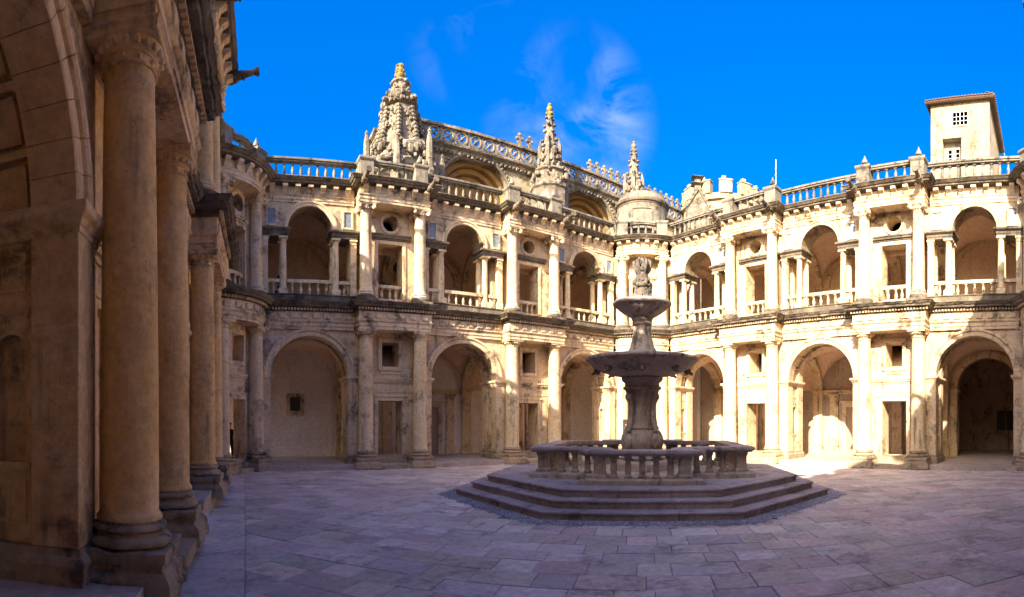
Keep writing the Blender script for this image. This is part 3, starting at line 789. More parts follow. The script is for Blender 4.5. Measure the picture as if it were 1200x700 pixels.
# ------------------------------------------------------------------ rounded corner with its pair of columns
TC = 0.99
def bulge(b, X):
    return lambda x, y, z: (x, y - b * max(0.0, 1 - (x / X) ** 2), z)
def arc_ring(o, z, X, yf, b, yb, n=14):
    X2 = X + o
    pts = []
    for i in range(n + 1):
        x = -X2 + 2 * X2 * i / n
        pts.append((x, yf - o - b * (1 - (x / X2) ** 2), z))
    return pts + [(X2, yb, z), (-X2, yb, z)]
def build_corner(label, loc, rz, drum=True, ped_finial=True):
    R = thing('stair_turret', label, 'turret', loc, rz, 'rounded corner bays of the court')
    bd = bulge(0.38, 1.0)
    for s in (-1, 1):
        lower_column(R, s * TC); upper_column(R, s * TC)
        part('cpier', 'pier', 'ashlar', R, lambda m: m.box(0.70, 1.32, 0.20, 0.85, 0.0, 5.279), scale=(s, 1, 1))
        part('cpier2', 'upper_pier', 'ashlar', R, lambda m: m.box(0.70, 1.32, 0.20, 0.85, 6.30, 10.059), scale=(s, 1, 1))
    w = part('cwall', 'curved_wall', 'ashlar', R, lambda m: (narrow_lower(m, 0.9, 0.45, 0.75, 9), m.bend(bd)))
    part('cdoor', 'door_frame', 'moulding', w, lambda m: (door_frame1(m, 0.45, 9), m.bend(bd)))
    part('cwin', 'window_frame', 'moulding', w, lambda m: (window_frame1(m, 0.45, 9), m.bend(bd)))
    part('cstr', 'string_course', 'moulding', w, lambda m: (string1(m, 0.78, 0.45, 12), m.bend(bd)))
    part('cstep', 'step', 'plinth_stone', w, lambda m: (m.box(-0.62, 0.62, -0.30, 0.5, -0.02, 0.16), m.box(-0.55, 0.55, -0.02, 0.5, 0.16, 0.34)), bevel=0.02)
    w = part('cwall2', 'upper_curved_wall', 'ashlar', R, lambda m: (narrow_upper(m, 0.9, 0.45, 0.75, 9), m.bend(bd)))
    part('cfr2', 'window_frame', 'moulding', w, lambda m: (frame2(m, 0.45, 9), m.bend(bd)))
    part('chood', 'hood_moulding', 'moulding', w, lambda m: (hood2(m, 0.74, 0.45, 10), m.bend(bd)))
    part('coc', 'oculus_frame', 'moulding', w, lambda m: (oculus2(m, 0.45), m.bend(bd)), smooth=40)
    b = part('crail', 'balustrade', 'moulding', R, lambda m: (m.box(-0.5, 0.5, 0.52, 0.68, 7.06, 7.19, 9), m.bend(bd)))
    for x in (-0.3, 0, 0.3):
        baluster(b, x, 0.6 - 0.38 * (1 - x * x), 6.62, 7.06, 'moulding')
    X, yf, bb = 1.30, -0.12, 0.42
    part('carch1', 'architrave', 'moulding', R, lambda m: m.loft([arc_ring(o, z, X, yf, bb, 1.5) for o, z in PROF_A1]), erode=0.006, cell=0.16, ero_scale=4)
    c = part('ccorn1', 'cornice', 'weathered', R, lambda m: m.loft([arc_ring(o, z, X, yf, bb, 1.5) for o, z in PROF_C1]), erode=0.018, cell=0.09)
    for k in range(6):
        x = -1.05 + k * 0.42
        part('fblock', 'frieze_block', 'moulding', c, f_frieze_block, (x, yf - 0.03 - bb * (1 - (x / X) ** 2), 5.785), (0, 0, math.atan(2 * bb * x / X ** 2)))
    def dent(m):
        for k in range(23):
            x = -1.32 + k * 0.12
            y = yf - 0.10 - bb * (1 - (x / 1.4) ** 2)
            m.box(x - 0.033, x + 0.033, y - 0.05, y + 0.03, 5.985, 6.068)
    part('cdent', 'dentil_course', 'moulding', c, dent, stuff=True)
    part('csill', 'sill_course', 'weathered', R, lambda m: m.loft([arc_ring(o, z, 0.95, 0.30, 0.38, 1.5) for o, z in ((0, 6.301), (0, 6.60), (0.03, 6.618))]))
    part('carch2', 'architrave', 'moulding', R, lambda m: m.loft([arc_ring(o, z, X - .03, yf, bb, 1.5) for o, z in PROF_A2]), erode=0.005, cell=0.16, ero_scale=4)
    c = part('ccorn2', 'cornice', 'weathered', R, lambda m: m.loft([arc_ring(o, z, X - .03, yf, bb, 1.5) for o, z in PROF_C2]), erode=0.016, cell=0.09)
    for k in range(6):
        x = -1.05 + k * 0.42
        part('brack', 'bracket', 'moulding', c, f_bracket, (x, yf - bb * (1 - (x / 1.27) ** 2), 10.345), (0, 0, math.atan(2 * bb * x / X ** 2)))
    for s in (-1, 1):
        p = part('pedestal', 'pedestal', 'bleached', R, f_pedestal, (s * TC, 0.0, Z3), bevel=0.012)
        if ped_finial: part('finial', 'finial', 'bleached', p, f_finial, (0, 0, 0.915), smooth=35)
    bd2 = bulge(0.40, 1.05)
    b = part('ctrail', 'balustrade', 'bleached', R, lambda m: (m.box(-0.78, 0.78, 0.12, 0.34, Z3 - .002, 11.06, 10), m.box(-0.78, 0.78, 0.11, 0.35, 11.62, 11.69, 10), m.box(-0.78, 0.78, 0.08, 0.38, 11.69, 11.78, 10), m.bend(bd2)))
    for x in (-0.54, -0.18, 0.18, 0.54):
        baluster(b, x, 0.23 - 0.40 * (1 - (x / 1.05) ** 2), 11.06, 11.62)
    part('croof', 'turret_roof', 'weathered', R, lambda m: m.box(-1.3, 1.3, 0.6, 3.2, 10.38, 10.885))
    part('cfloor', 'turret_floor', 'weathered', R, lambda m: m.box(-1.3, 1.3, 0.6, 3.2, 5.63, 6.36))
    if drum:
        cy = 1.55
        d = part('drum', 'drum', 'bleached', R, lambda m: m.lathe([(1.36, 10.8), (1.36, 11.1), (1.32, 11.15), (1.32, 12.95), (1.30, 12.96)], 48, 0, cy), smooth=40)
        part('drumc', 'drum_cornice', 'weathered', d, lambda m: m.lathe([(1.25, 12.94), (1.34, 12.945), (1.36, 13.02), (1.42, 13.05), (1.45, 13.12), (1.45, 13.18), (1.2, 13.2)], 48, 0, cy), smooth=40)
        part('dome', 'dome', 'bleached', d, lambda m: m.lathe([(1.40, 13.17)] + [(1.36 * math.cos(t * PI / 2 / 8), 13.18 + 0.72 * math.sin(t * PI / 2 / 8)) for t in range(8)] + [(0.02, 13.92)], 48, 0, cy), smooth=40)
        def pan(m):
            rect_frame(m, -0.48, 0.48, 11.62, 12.62, 0.06, -0.03, 0.03, True, 8)
            m.bend(lambda x, y, z: ((1.33 - y) * math.sin(x / 1.33), cy - (1.33 - y) * math.cos(x / 1.33), z))
        part('drumpan', 'panel_frame', 'bleached', d, pan)
    return R

# ------------------------------------------------------------------ ground and courtyard floor
FC = Vector((9.87, 9.87))                                     # centre of the fountain
E1 = Vector((1, -1)).normalized(); E2 = Vector((1, 1)).normalized()
structure('ground', 'earth', lambda m: m.box(-900, 900, -900, 900, -0.62, -0.60))
bed = structure('courtyard_paving', 'paving_bed', lambda m: m.box(-2.2, 20.5, -2.2, 20.5, -0.5, -0.016))
bed['label'] = 'worn mauve stone slabs paving the cloister court in diagonal rows'

def clip(poly, n, d):
    out = []
    for i in range(len(poly)):
        p, q = poly[i], poly[(i + 1) % len(poly)]
        a, b = p.dot(n) - d, q.dot(n) - d
        if a >= 0: out.append(p)
        if (a >= 0) != (b >= 0): out.append(p + (q - p) * (a / (a - b)))
    return out
def shrink(poly, g):
    c = sum(poly, Vector((0, 0))) / len(poly)
    lines = []
    for i in range(len(poly)):
        e = (poly[(i + 1) % len(poly)] - poly[i])
        if e.length < 1e-4: continue
        n = Vector((-e.y, e.x)).normalized()
        if (c - poly[i]).dot(n) < 0: n = -n
        lines.append((n, poly[i].dot(n) + g))
    for n, d in lines:
        poly = clip(poly, n, d)
        if len(poly) < 3: return []
    return poly
SLABS = []
def octdist(p):
    l = p - FC
    a, b = abs(l.dot(E1)), abs(l.dot(E2))
    return max(a, b, (a + b) / math.sqrt(2))
nB = Vector((1, -0.0213)).normalized()
row = -3.0
rr = random.Random(11)
while row < 27.5:
    dep = rr.choice((0.47, 0.50, 0.52, 0.54, 0.60))
    x = -15 + rr.random()
    while x < 15:
        ln = rr.uniform(0.42, 0.84)
        q = [E1 * x + E2 * row, E1 * (x + ln) + E2 * row, E1 * (x + ln) + E2 * (row + dep), E1 * x + E2 * (row + dep)]
        c = (q[0] + q[2]) / 2
        x += ln
        if not (-1.5 < c.x < 19.6 and -1.5 < c.y < 19.6) or octdist(c) < 4.75: continue
        q = clip(q, nB, 0.0)
        if len(q) >= 3: SLABS.append(q)
    row += dep
y = -1.6
while y < 19.4:                                               # band along the shaded wing
    ln = rr.uniform(0.8, 1.5)
    q = [Vector((-2.0, y)), Vector((1.0, y)), Vector((1.0, y + ln)), Vector((-2.0, y + ln))]
    q = clip(q, -nB, 0.0)
    if len(q) >= 3: SLABS.append(q)
    y += ln
def slab_mesh(mb, q):
    q = shrink(q, rr.uniform(0.002, 0.006))
    if len(q) < 3: return
    q2 = shrink(q, 0.008)
    if len(q2) != len(q): q2 = q
    h = rr.uniform(-0.005, 0.004); tx, ty = rr.uniform(-.006, .006), rr.uniform(-.006, .006)
    c = sum(q, Vector((0, 0))) / len(q)
    def zz(p): return h + (p.x - c.x) * tx + (p.y - c.y) * ty
    mb.loft([[(p.x, p.y, -0.05) for p in q], [(p.x, p.y, zz(p) - 0.006) for p in q], [(p.x, p.y, zz(p)) for p in q2]])
def seen_rank(q):
    c = sum(q, Vector((0, 0))) / len(q)
    th = math.atan2(c.x, c.y); r = c.length
    px = XA + F * th
    l = c - FC
    if r < 5.0 or px < -30 or px > 1230: return 999 + r
    return r
SLABS.sort(key=seen_rank)
for q in SLABS[:300]:
    mb = MB(); slab_mesh(mb, q)
    if mb.v: link('slab', mb.mesh('slab', 'paving'), bed)
mb = MB()
for q in SLABS[300:]: slab_mesh(mb, q)
o = link('slab_field', mb.mesh('slab_field', 'paving'), bed); o['kind'] = 'stuff'

# ------------------------------------------------------------------ the cloister
wA = build_wing('two-storey stone arcade below the church pinnacles, shaded beneath and raked by sun above', (0.77, 19.15, 0), 0, (-5.9, LEN + 6.0), doors=(1, 2), ends=((-5.8, True), (LEN + 5.85, False)))
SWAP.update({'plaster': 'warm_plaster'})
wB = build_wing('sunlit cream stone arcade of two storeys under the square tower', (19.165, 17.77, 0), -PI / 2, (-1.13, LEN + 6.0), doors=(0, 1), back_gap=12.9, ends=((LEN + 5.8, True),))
SWAP.clear()
SKEW = math.atan(0.05)
SWAP.update({'ashlar': 'lifted_ashlar', 'moulding': 'lifted_moulding', 'column_stone': 'ochre_stone'})   # ochre columns; ashlar and moulding warmer, painted lighter to lift this shaded wing
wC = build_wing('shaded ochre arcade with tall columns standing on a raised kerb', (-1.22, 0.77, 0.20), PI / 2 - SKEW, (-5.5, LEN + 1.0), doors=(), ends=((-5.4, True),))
SWAP.clear()
wD = build_wing('arcade closing the court opposite the church, casting its shade over the paving', (17.77, -0.655, 0), PI, (-1.1, LEN + 1.0), full=False, doors=())
build_corner('rounded corner bay with domed drum and paired columns behind the fountain', (18.463, 18.46, -0.006), math.atan2(-1.38, 1.405), True, False)
build_corner('rounded shaded corner bay with oculus between the ochre arcade and the church side', (0.20, 18.44, -0.004), math.atan2(1.41, 1.14), False)
build_corner('rounded corner bay with paired columns at the far end of the sunlit arcade', (18.47, 0.06, -0.006), math.atan2(-1.435, -1.395), False)
build_corner('corner bay with domed drum at the doorway facing the fountain', (-0.22, 0.06, -0.006), math.atan2(1.42, -2.0), True)

# stone arch and dark passage behind the last wide bay of the sunlit wing
u = ARCH[2]
part(None, 'passage_wall', 'ashlar', wB, lambda m: m.arch_wall(12.9 - u, LEN + 6 - u, 0.0, 5.6, 0, 1.42, 3.3, 4.60, 5.0, 28), (u, 0, 0))
pr = part(None, 'passage_arch', 'moulding', wB, lambda m: m.arc_sweep([(1.42, 5.02), (1.42, 4.52), (1.70, 4.52), (1.70, 5.02)], 0, 3.3, 0, PI, 28), (u, 0, 0), smooth=30)
for s in (-1, 1):
    part('passpil', 'passage_pilaster', 'moulding', pr, lambda m: (m.box(-1.72, -1.42, 4.50, 5.02, 0.18, 3.16), m.box(-1.76, -1.36, 4.46, 5.05, 3.16, 3.298)), scale=(s, 1, 1))
part(None, 'passage', 'ashlar', wB, lambda m: (m.box(-3.2, 3.6, 10.0, 10.2, 0, 5.6), m.box(-3.4, -3.2, 5.0, 10.2, 0, 5.6), m.box(3.6, 3.8, 5.0, 10.2, 0, 5.6), m.box(-3.4, 3.8, 5.0, 10.2, 5.4, 5.6)), (u, 0, 0))
part(None, 'passage_floor', 'floor_tile', wB, lambda m: m.box(-3.4, 3.8, 4.62, 10.2, -0.3, 0.175), (u, 0, 0))
for k, (px, t) in enumerate(((1173, 'framed dark notice board on the passage wall, beside its narrower twin'), (1183, 'narrow framed notice board on the passage wall, close to the pier'))):
    p = Vector((19.165 + 9.95, 0, 0))
    th = (px - XA) / F
    yy = p.x / math.tan(th)
    n = thing('notice_board', t, 'notice board', (p.x, yy, 0), -PI / 2, 'notice boards on the passage wall')
    hw = 0.17 if k == 0 else 0.12
    part(None, 'frame', 'dark_wood', n, lambda m: rect_frame(m, -hw, hw, 1.35, 2.35, 0.05, -0.06, 0.0))
    part(None, 'sheet', 'panel_print', n, lambda m: m.box(-hw, hw, -0.03, 0.0, 1.35, 2.35))

# small window in the white back wall of the first wide bay below the church
w_ = part(None, 'back_window', 'dark_pane', wA, lambda m: m.box(-0.24, 0.24, 4.56, 4.60, 2.28, 2.90), (2.03, 0, 0))
part(None, 'window_frame', 'moulding', w_, lambda m: rect_frame(m, -0.24, 0.24, 2.28, 2.90, 0.18, 4.46, 4.60), bevel=0.01)
p = at(733, 520, 25.3)
n = thing('information_panel', 'tall narrow dark information panel standing under the arch beside the corner', 'sign', (p.x, p.y, 0.18), 0.15)
part(None, 'board', 'panel_print', n, lambda m: m.box(-0.2, 0.2, -0.02, 0.02, 0.06, 1.72), bevel=0.006)
part(None, 'foot', 'dark_wood', n, lambda m: m.box(-0.24, 0.24, -0.15, 0.15, 0.0, 0.06))
part(None, 'print', 'paper', n, lambda m: [m.box(-0.06, 0.10, -0.024, -0.02, 1.42, 1.47), m.box(-0.12, 0.12, -0.024, -0.02, 1.30, 1.32)])

# ------------------------------------------------------------------ fountain
FT = thing('fountain', 'tall dark stone fountain with two bowls and carved finial on octagonal steps', 'fountain', (FC.x, FC.y, 0), -PI / 4)
T8 = math.tan(PI / 8)
def step_stone(mb, ap, z0, z1, t0, t1, w=0.95):
    sec = [(ap - w, z0), (ap - 0.035, z0), (ap - 0.035, z1 - 0.062), (ap - 0.008, z1 - 0.052), (ap, z1 - 0.04), (ap, z1 - 0.015), (ap - 0.012, z1), (ap - w, z1)]
    g = 0.003
    rings = []
    for t, e in ((t0, g), (t1, -g)):
        rings.append([(t * a * T8 + (e if abs(t) < 0.99 else 0), -a, z) for a, z in sec])
    mb.loft(rings)
for i in range(3):
    st = part(None, 'step', 'fountain_step', FT, lambda m: m.lathe([((4.54 - 0.36 * i - 0.3) / math.cos(PI / 8), -0.04 + 0.165 * i), ((4.54 - 0.36 * i - 0.3) / math.cos(PI / 8), 0.165 * (i + 1) - 0.012)], 8, 0, 0, PI / 8))
    for k in range(8):
        for (t0, t1) in ((-1, -0.30), (-0.30, 0.36), (0.36, 1)):
            part(('st', i, t0), 'step_stone', 'fountain_step', st, lambda m: step_stone(m, 4.54 - 0.36 * i, -0.04 if i == 0 else 0.165 * i + 0.002, 0.165 * (i + 1), t0, t1), rot=(0, 0, k * PI / 4), erode=0.006, cell=0.14)
PLT = 0.495
def parapet_path():
    P = []
    q = [(-0.99, -2.98), (0.99, -2.98)]
    arc = [(0.90, -2.72), (0.87, -2.50), (0.90, -2.30), (0.99, -2.12), (1.13, -1.98), (1.30, -1.88), (1.52, -1.81), (1.80, -1.78)]
    half = q + arc + [(2.40, -1.78), (2.40, 1.78)] + [(x, -y) for x, y in arc[::-1]]
    return half + [(-x, -y) for x, y in half]
PP = parapet_path()
def sweep_closed(mb, path, sec):
    n = len(path); rings = []
    for i in range(n):
        a, b, c = Vector(path[i - 1]), Vector(path[i]), Vector(path[(i + 1) % n])
        d1, d2 = (b - a).normalized(), (c - b).normalized()
        n1, n2 = Vector((d1.y, -d1.x)), Vector((d2.y, -d2.x))
        m = (n1 + n2)
        m = m / max(0.35, m.dot(n1)) if m.length > 1e-6 else n1
        rings.append([(b.x + m.x * o, b.y + m.y * o, z) for o, z in sec])
    mb.loft(rings, close=True)
pp = part(None, 'parapet', 'fountain_step', FT, lambda m: sweep_closed(m, PP, [(-0.21, PLT + 0.60), (0.17, PLT + 0.60), (0.19, PLT + 0.63), (0.24, PLT + 0.655), (0.24, PLT + 0.70), (0.225, PLT + 0.725), (-0.24, PLT + 0.725), (-0.24, PLT + 0.63)]))
part(None, 'parapet_plinth', 'fountain_stone', pp, lambda m: sweep_closed(m, PP, [(-0.22, PLT - 0.01), (0.24, PLT - 0.01), (0.24, PLT + 0.09), (0.19, PLT + 0.125), (-0.20, PLT + 0.125)]))
def f_fbal(mb):
    mb.sq([(0.085, 0), (0.085, 0.05), (0.062, 0.08), (0.072, 0.20), (0.058, 0.36), (0.064, 0.40), (0.08, 0.43), (0.08, 0.476)])
def f_fpier(mb):
    mb.sq([(0.16, 0), (0.16, 0.06), (0.125, 0.09), (0.125, 0.38), (0.15, 0.42), (0.15, 0.476)])
corners = [(0.90, -2.97), (2.35, -1.70), (2.35, 1.70), (0.90, 2.97)]
for x, y in corners:
    for s in (-1, 1):
        part('fpier', 'pier', 'fountain_stone', pp, f_fpier, (s * x, y, PLT + 0.125), erode=0.008, cell=0.07)
def fbal(x, y): part('fbal', 'baluster', 'fountain_stone', pp, f_fbal, (x, y, PLT + 0.125), bevel=0.008)
for k in range(5):
    for s in (-1, 1): fbal(-0.60 + 0.30 * k, s * 2.98)
for k in range(9):
    for s in (-1, 1): fbal(s * 2.40, -1.32 + 0.33 * k)
for bx_, by_ in ((0.89, 2.62), (0.88, 2.36), (1.02, 2.10), (1.27, 1.90), (1.58, 1.80), (1.90, 1.78)):
    for sx in (-1, 1):
        for sy in (-1, 1):
            fbal(sx * bx_, sy * by_)
part(None, 'basin_floor', 'fountain_stone', FT, lambda m: m.lathe([(2.3, PLT - 0.1), (2.3, PLT + 0.02)], 24))
def lobed(mb, prof, n=48, k=4, amp=0.05, ph=0.0):
    mb.loft([[((r * (1 + amp * math.cos(k * (2 * PI * i / n) + ph))) * math.cos(2 * PI * i / n), (r * (1 + amp * math.cos(k * (2 * PI * i / n) + ph))) * math.sin(2 * PI * i / n), z) for i in range(n)] for r, z in prof])
def f_pedestal1(mb):
    mb.lathe([(0.75, PLT), (0.75, 0.72), (0.70, 0.78), (0.5, 0.8)], 8, 0, 0, PI / 8)
    lobed(mb, [(0.55, 0.79), (0.58, 0.85), (0.50, 0.93), (0.46, 1.0), (0.51, 1.12), (0.545, 1.28), (0.53, 1.42), (0.46, 1.56), (0.42, 1.60), (0.44, 1.64), (0.40, 1.70), (0.365, 1.9), (0.355, 2.2), (0.375, 2.45), (0.42, 2.60), (0.44, 2.66)], amp=0.06)
    mb.lathe([(0.40, 2.655), (0.50, 2.66), (0.52, 2.72), (0.47, 2.76), (0.47, 2.84), (0.53, 2.88), (0.56, 2.93), (0.56, 2.99), (0.3, 3.0)], 40)
    for q in range(4):                                        # scrolled buttresses and masks round the shaft
        t = PI / 4 + q * PI / 2
        c, s = math.cos(t), math.sin(t)
        pts = [(0.50, 1.55), (0.47, 1.68), (0.41, 1.85), (0.39, 2.05), (0.42, 2.25), (0.47, 2.40), (0.50, 2.52), (0.46, 2.60)]
        mb.tube([(r * c, r * s, z) for r, z in pts], [0.07, 0.065, 0.055, 0.055, 0.065, 0.085, 0.09, 0.06], 8)
        mb.ball((0.50 * c, 0.50 * s, 1.28), 0.15, 10, 7, (1, 1, 1.5))
        mb.ball((0.50 * c, 0.50 * s, 2.46), 0.10, 8, 6, (1, 1, 1.2))
part(None, 'pedestal', 'fountain_stone', FT, f_pedestal1, smooth=40, erode=0.008, cell=0.07)
part(None, 'lower_bowl', 'fountain_stone', FT, lambda m: m.lathe([(0.4, 2.985), (0.60, 3.01), (0.85, 3.06), (1.10, 3.14), (1.32, 3.26), (1.43, 3.36), (1.47, 3.42), (1.51, 3.43), (1.525, 3.46), (1.52, 3.50), (1.48, 3.52), (1.43, 3.48), (1.2, 3.36), (0.8, 3.24), (0.3, 3.2)], 72), smooth=40, erode=0.004, cell=0.1)
def f_mask(mb):
    mb.ball((0, 0, 0), 0.12, 10, 8, (1, 0.7, 1.0)); mb.ball((0, -0.07, -0.02), 0.05, 6, 5)
    for s in (-1, 1):
        mb.ball((s * 0.09, 0.0, 0.07), 0.055, 6, 5); mb.ball((s * 0.045, -0.06, 0.04), 0.025, 6, 4)
    mb.tube([(0, -0.05, -0.06), (0, -0.12, -0.09), (0, -0.16, -0.12)], [0.045, 0.04, 0.03], 8)
for k in range(8):
    t = -PI / 2 + k * PI / 4
    part('mask', 'spout_mask', 'carved_dark', FT, f_mask, (1.20 * math.cos(t), 1.20 * math.sin(t), 3.19), (0, 0, t + PI / 2), smooth=50)
def f_stem2(mb):
    lobed(mb, [(0.46, 3.19), (0.46, 3.30), (0.38, 3.36), (0.36, 3.45), (0.39, 3.58), (0.37, 3.70), (0.31, 3.80), (0.27, 3.95), (0.235, 4.15), (0.215, 4.32), (0.22, 4.40)], amp=0.07)
    mb.lathe([(0.2, 4.39), (0.25, 4.40), (0.26, 4.45), (0.235, 4.48), (0.28, 4.53), (0.30, 4.58), (0.2, 4.6)], 32)
    for q in range(4):
        t = PI / 4 + q * PI / 2; c, s = math.cos(t), math.sin(t)
        mb.ball((0.36 * c, 0.36 * s, 3.56), 0.12, 9, 6, (1, 1, 1.3))
        mb.tube([(0.38 * c, 0.38 * s, 3.68), (0.31 * c, 0.31 * s, 3.9), (0.26 * c, 0.26 * s, 4.15), (0.26 * c, 0.26 * s, 4.33)], [0.06, 0.05, 0.045, 0.06], 8)
part(None, 'upper_pedestal', 'fountain_stone', FT, f_stem2, smooth=40, erode=0.006, cell=0.06)
def f_bowl2(mb):
    prof = [(0.25, 4.585), (0.34, 4.62), (0.50, 4.71), (0.64, 4.82), (0.72, 4.91)]
    lobed(mb, prof + [(0.70, 4.93)], 96, 24, 0.018)
    mb.lathe([(0.66, 4.90), (0.76, 4.905), (0.79, 4.94), (0.79, 4.985), (0.76, 5.01), (0.72, 5.0), (0.5, 4.9), (0.1, 4.86)], 64)
part(None, 'upper_bowl', 'fountain_stone', FT, f_bowl2, smooth=40)
def f_ornament(mb):
    r_ = random.Random(5)
    mb.lathe([(0.30, 4.88), (0.30, 5.05), (0.24, 5.15), (0.20, 5.5), (0.15, 5.8), (0.10, 6.0), (0.05, 6.1)], 12)
    for k in range(230):
        z = 4.98 + 1.08 * (k / 230) ** 1.05
        t = r_.uniform(0, 2 * PI)
        R_ = 0.26 - 0.15 * ((z - 4.98) / 1.1) + 0.035 * math.sin(z * 14)
        mb.ball((R_ * math.cos(t), R_ * math.sin(t), z), r_.uniform(0.025, 0.06), 6, 4, (1, 1, r_.uniform(0.9, 2.0)))
    for q in range(6):                                        # leaf scrolls curling out at the crown
        t = q * PI / 3; c, s = math.cos(t), math.sin(t)
        mb.tube([(0.10 * c, 0.10 * s, 5.72), (0.16 * c, 0.16 * s, 5.86), (0.22 * c, 0.22 * s, 5.98), (0.22 * c, 0.22 * s, 6.10), (0.16 * c, 0.16 * s, 6.16), (0.13 * c, 0.13 * s, 6.09)], [0.05, 0.055, 0.05, 0.045, 0.04, 0.03], 7)
        mb.ball((0.23 * c, 0.23 * s, 5.45 + 0.1 * (q % 2)), 0.06, 7, 5, (1, 1, 1.3))
    mb.ball((0, 0, 6.10), 0.09, 10, 7, (1, 1, 1.2))
    mb.tube([(0, 0, 6.12), (0, 0, 6.24)], [0.05, 0.015], 8)
part(None, 'carved_finial', 'carved_dark', FT, f_ornament, smooth=50, erode=0.006, cell=0.06)

# gravel drain round the steps
def f_gravel(mb):
    n = 8
    for k in range(8):
        a0, a1 = 4.45, 4.92
        mb.add([(x, y, 0.004) for x, y in ((-a0 * T8, -a0), (a0 * T8, -a0), (a1 * T8, -a1), (-a1 * T8, -a1))], [(0, 1, 2, 3)])
        ca, sa = math.cos(k * PI / 4), math.sin(k * PI / 4)
        for i in range(-4, 0):
            x, y, z = mb.v[i]
            mb.v[i] = (x * ca - y * sa, x * sa + y * ca, z)
    r_ = random.Random(3)
    for i in range(5200):
        t = r_.uniform(-PI, 0.35) - PI / 6
        d = r_.uniform(4.5, 4.94) + max(0, r_.gauss(0, 0.06))
        k = round((t + PI / 2) / (PI / 4)) * PI / 4 - PI / 2
        rad = d / math.cos(t - k)
        s = r_.uniform(0.010, 0.024)
        x, y = rad * math.cos(t), rad * math.sin(t)
        mb.add([(x + s, y, .008), (x, y + s * .8, .008), (x - s * 1.1, y, .008), (x, y - s, .008), (x + s * .1, y, .008 + s * .8)], [(0, 1, 4), (1, 2, 4), (2, 3, 4), (3, 0, 4)])
g = part(None, 'gravel', 'gravel_stone', None, f_gravel, (FC.x, FC.y, 0), (0, 0, -PI / 4))
g['kind'] = 'stuff'; g['label'] = 'blue-grey gravel filling the drain round the fountain steps'; g['category'] = 'gravel'

# ------------------------------------------------------------------ church behind the shaded wing
CH = thing('church', 'pale carved stone church with round-arched windows, pinnacles and openwork parapet', 'church', (0, 26.5, 0), 0)
CX0, CX1 = 7.6, 34.0
def f_nave(mb):
    mb.box(CX0, 9.2, 0, 1.6, 0, 17.0)
    mb.arch_wall(9.2, 17.4, 10.0, 17.0, 13.35, 2.3, 14.55, 0, 1.6, 32)
    mb.arch_wall(17.4, 25.6, 10.0, 17.0, 21.5, 2.3, 14.55, 0, 1.6, 32)
    mb.box(9.2, 25.6, 0.0, 1.6, 0, 10.0)
    mb.box(25.6, CX1, 0, 1.6, 0, 17.0)
    mb.box(CX0, CX1, 1.6, 12.0, 0, 16.6)
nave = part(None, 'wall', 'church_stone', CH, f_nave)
for xc in (13.35, 21.5):
    wdw = part('cwback', 'window', 'church_orange', CH, lambda m: m.arch_wall(-2.35, 2.35, 10.0, 17.0, 0, 0.85, 14.3, 1.25, 1.45, 28), (xc, 0, 0))
    part('cwpane', 'pane', 'dark_pane', wdw, lambda m: m.box(-0.9, 0.9, 1.46, 1.5, 10.0, 15.4))
    for k, (r, y) in enumerate(((1.98, 0.35), (1.66, 0.68), (1.34, 0.98))):
        part(('cwr', k), 'arch_order', 'church_orange', wdw, lambda m: (m.arc_sweep([(r, 1.3), (r, y + .04), (r + .05, y), (r + .26, y), (r + .33, y + .1), (r + .33, 1.3)], 0, 14.55, 0, PI, 32), m.box(-r - .33, -r, y, 1.3, 10.2, 14.55), m.box(r, r + .33, y, 1.3, 10.2, 14.55)), smooth=30)
    def hood(mb):
        mb.arc_sweep([(2.3, 0.1), (2.3, -0.14), (2.36, -0.18), (2.50, -0.14), (2.54, 0.1)], 0, 14.55, 0, PI, 40)
        for k in range(34):
            t = PI * (k + .5) / 34
            mb.ball((-2.52 * math.cos(t), -0.13, 14.55 + 2.52 * math.sin(t)), 0.10, 6, 5, (1, .8, 1))
    part('chood', 'hood_moulding', 'church_carved', wdw, hood, smooth=40) if False else part('church_hood', 'hood_moulding', 'church_carved', wdw, hood, smooth=40)
def f_ccorn(mb):
    mb.rects([(0.02, 16.55), (0.10, 16.6), (0.10, 16.7), (0.22, 16.78), (0.22, 16.88), (0.38, 17.0), (0.40, 17.12), (0.05, 17.14)], CX0, CX1, 0, 1.7)
    r_ = random.Random(9)
    x = CX0
    while x < CX1:
        mb.ball((x, -0.16, 16.72 + r_.uniform(-.04, .04)), r_.uniform(0.09, 0.13), 6, 4, (1.1, 1, 1)); x += 0.27
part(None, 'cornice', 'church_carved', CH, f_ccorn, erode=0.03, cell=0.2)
def f_prail(mb):
    mb.box(CX0, CX1, -0.22, 0.06, 17.13, 17.26); mb.box(CX0, CX1, -0.26, 0.10, 18.02, 18.18)
par = part(None, 'parapet', 'church_carved', CH, f_prail, erode=0.015, cell=0.2)
def f_ring(mb):
    n = 14; R_, r_ = 0.33, 0.075
    mb.loft([[((R_ + r_ * math.cos(a)) * math.cos(2 * PI * i / n), r_ * 1.2 * math.sin(a), (R_ + r_ * math.cos(a)) * math.sin(2 * PI * i / n)) for a in [2 * PI * k / 6 for k in range(6)]] for i in range(n)], close=True)
    for k in range(4):
        t = PI / 4 + k * PI / 2
        mb.tube([(0.33 * math.cos(t), 0, 0.33 * math.sin(t)), (0.06 * math.cos(t), 0, 0.06 * math.sin(t))], [0.06, 0.05], 6)
    mb.ball((0, 0, 0), 0.10, 8, 5)
    mb.box(0.36, 0.50, -0.06, 0.06, -0.4, 0.4)
for k in range(int((CX1 - CX0) / 0.86)):
    part('tring', 'tracery_ring', 'church_carved', par, f_ring, (CX0 + 0.5 + k * 0.86, -0.08, 17.64), smooth=50)
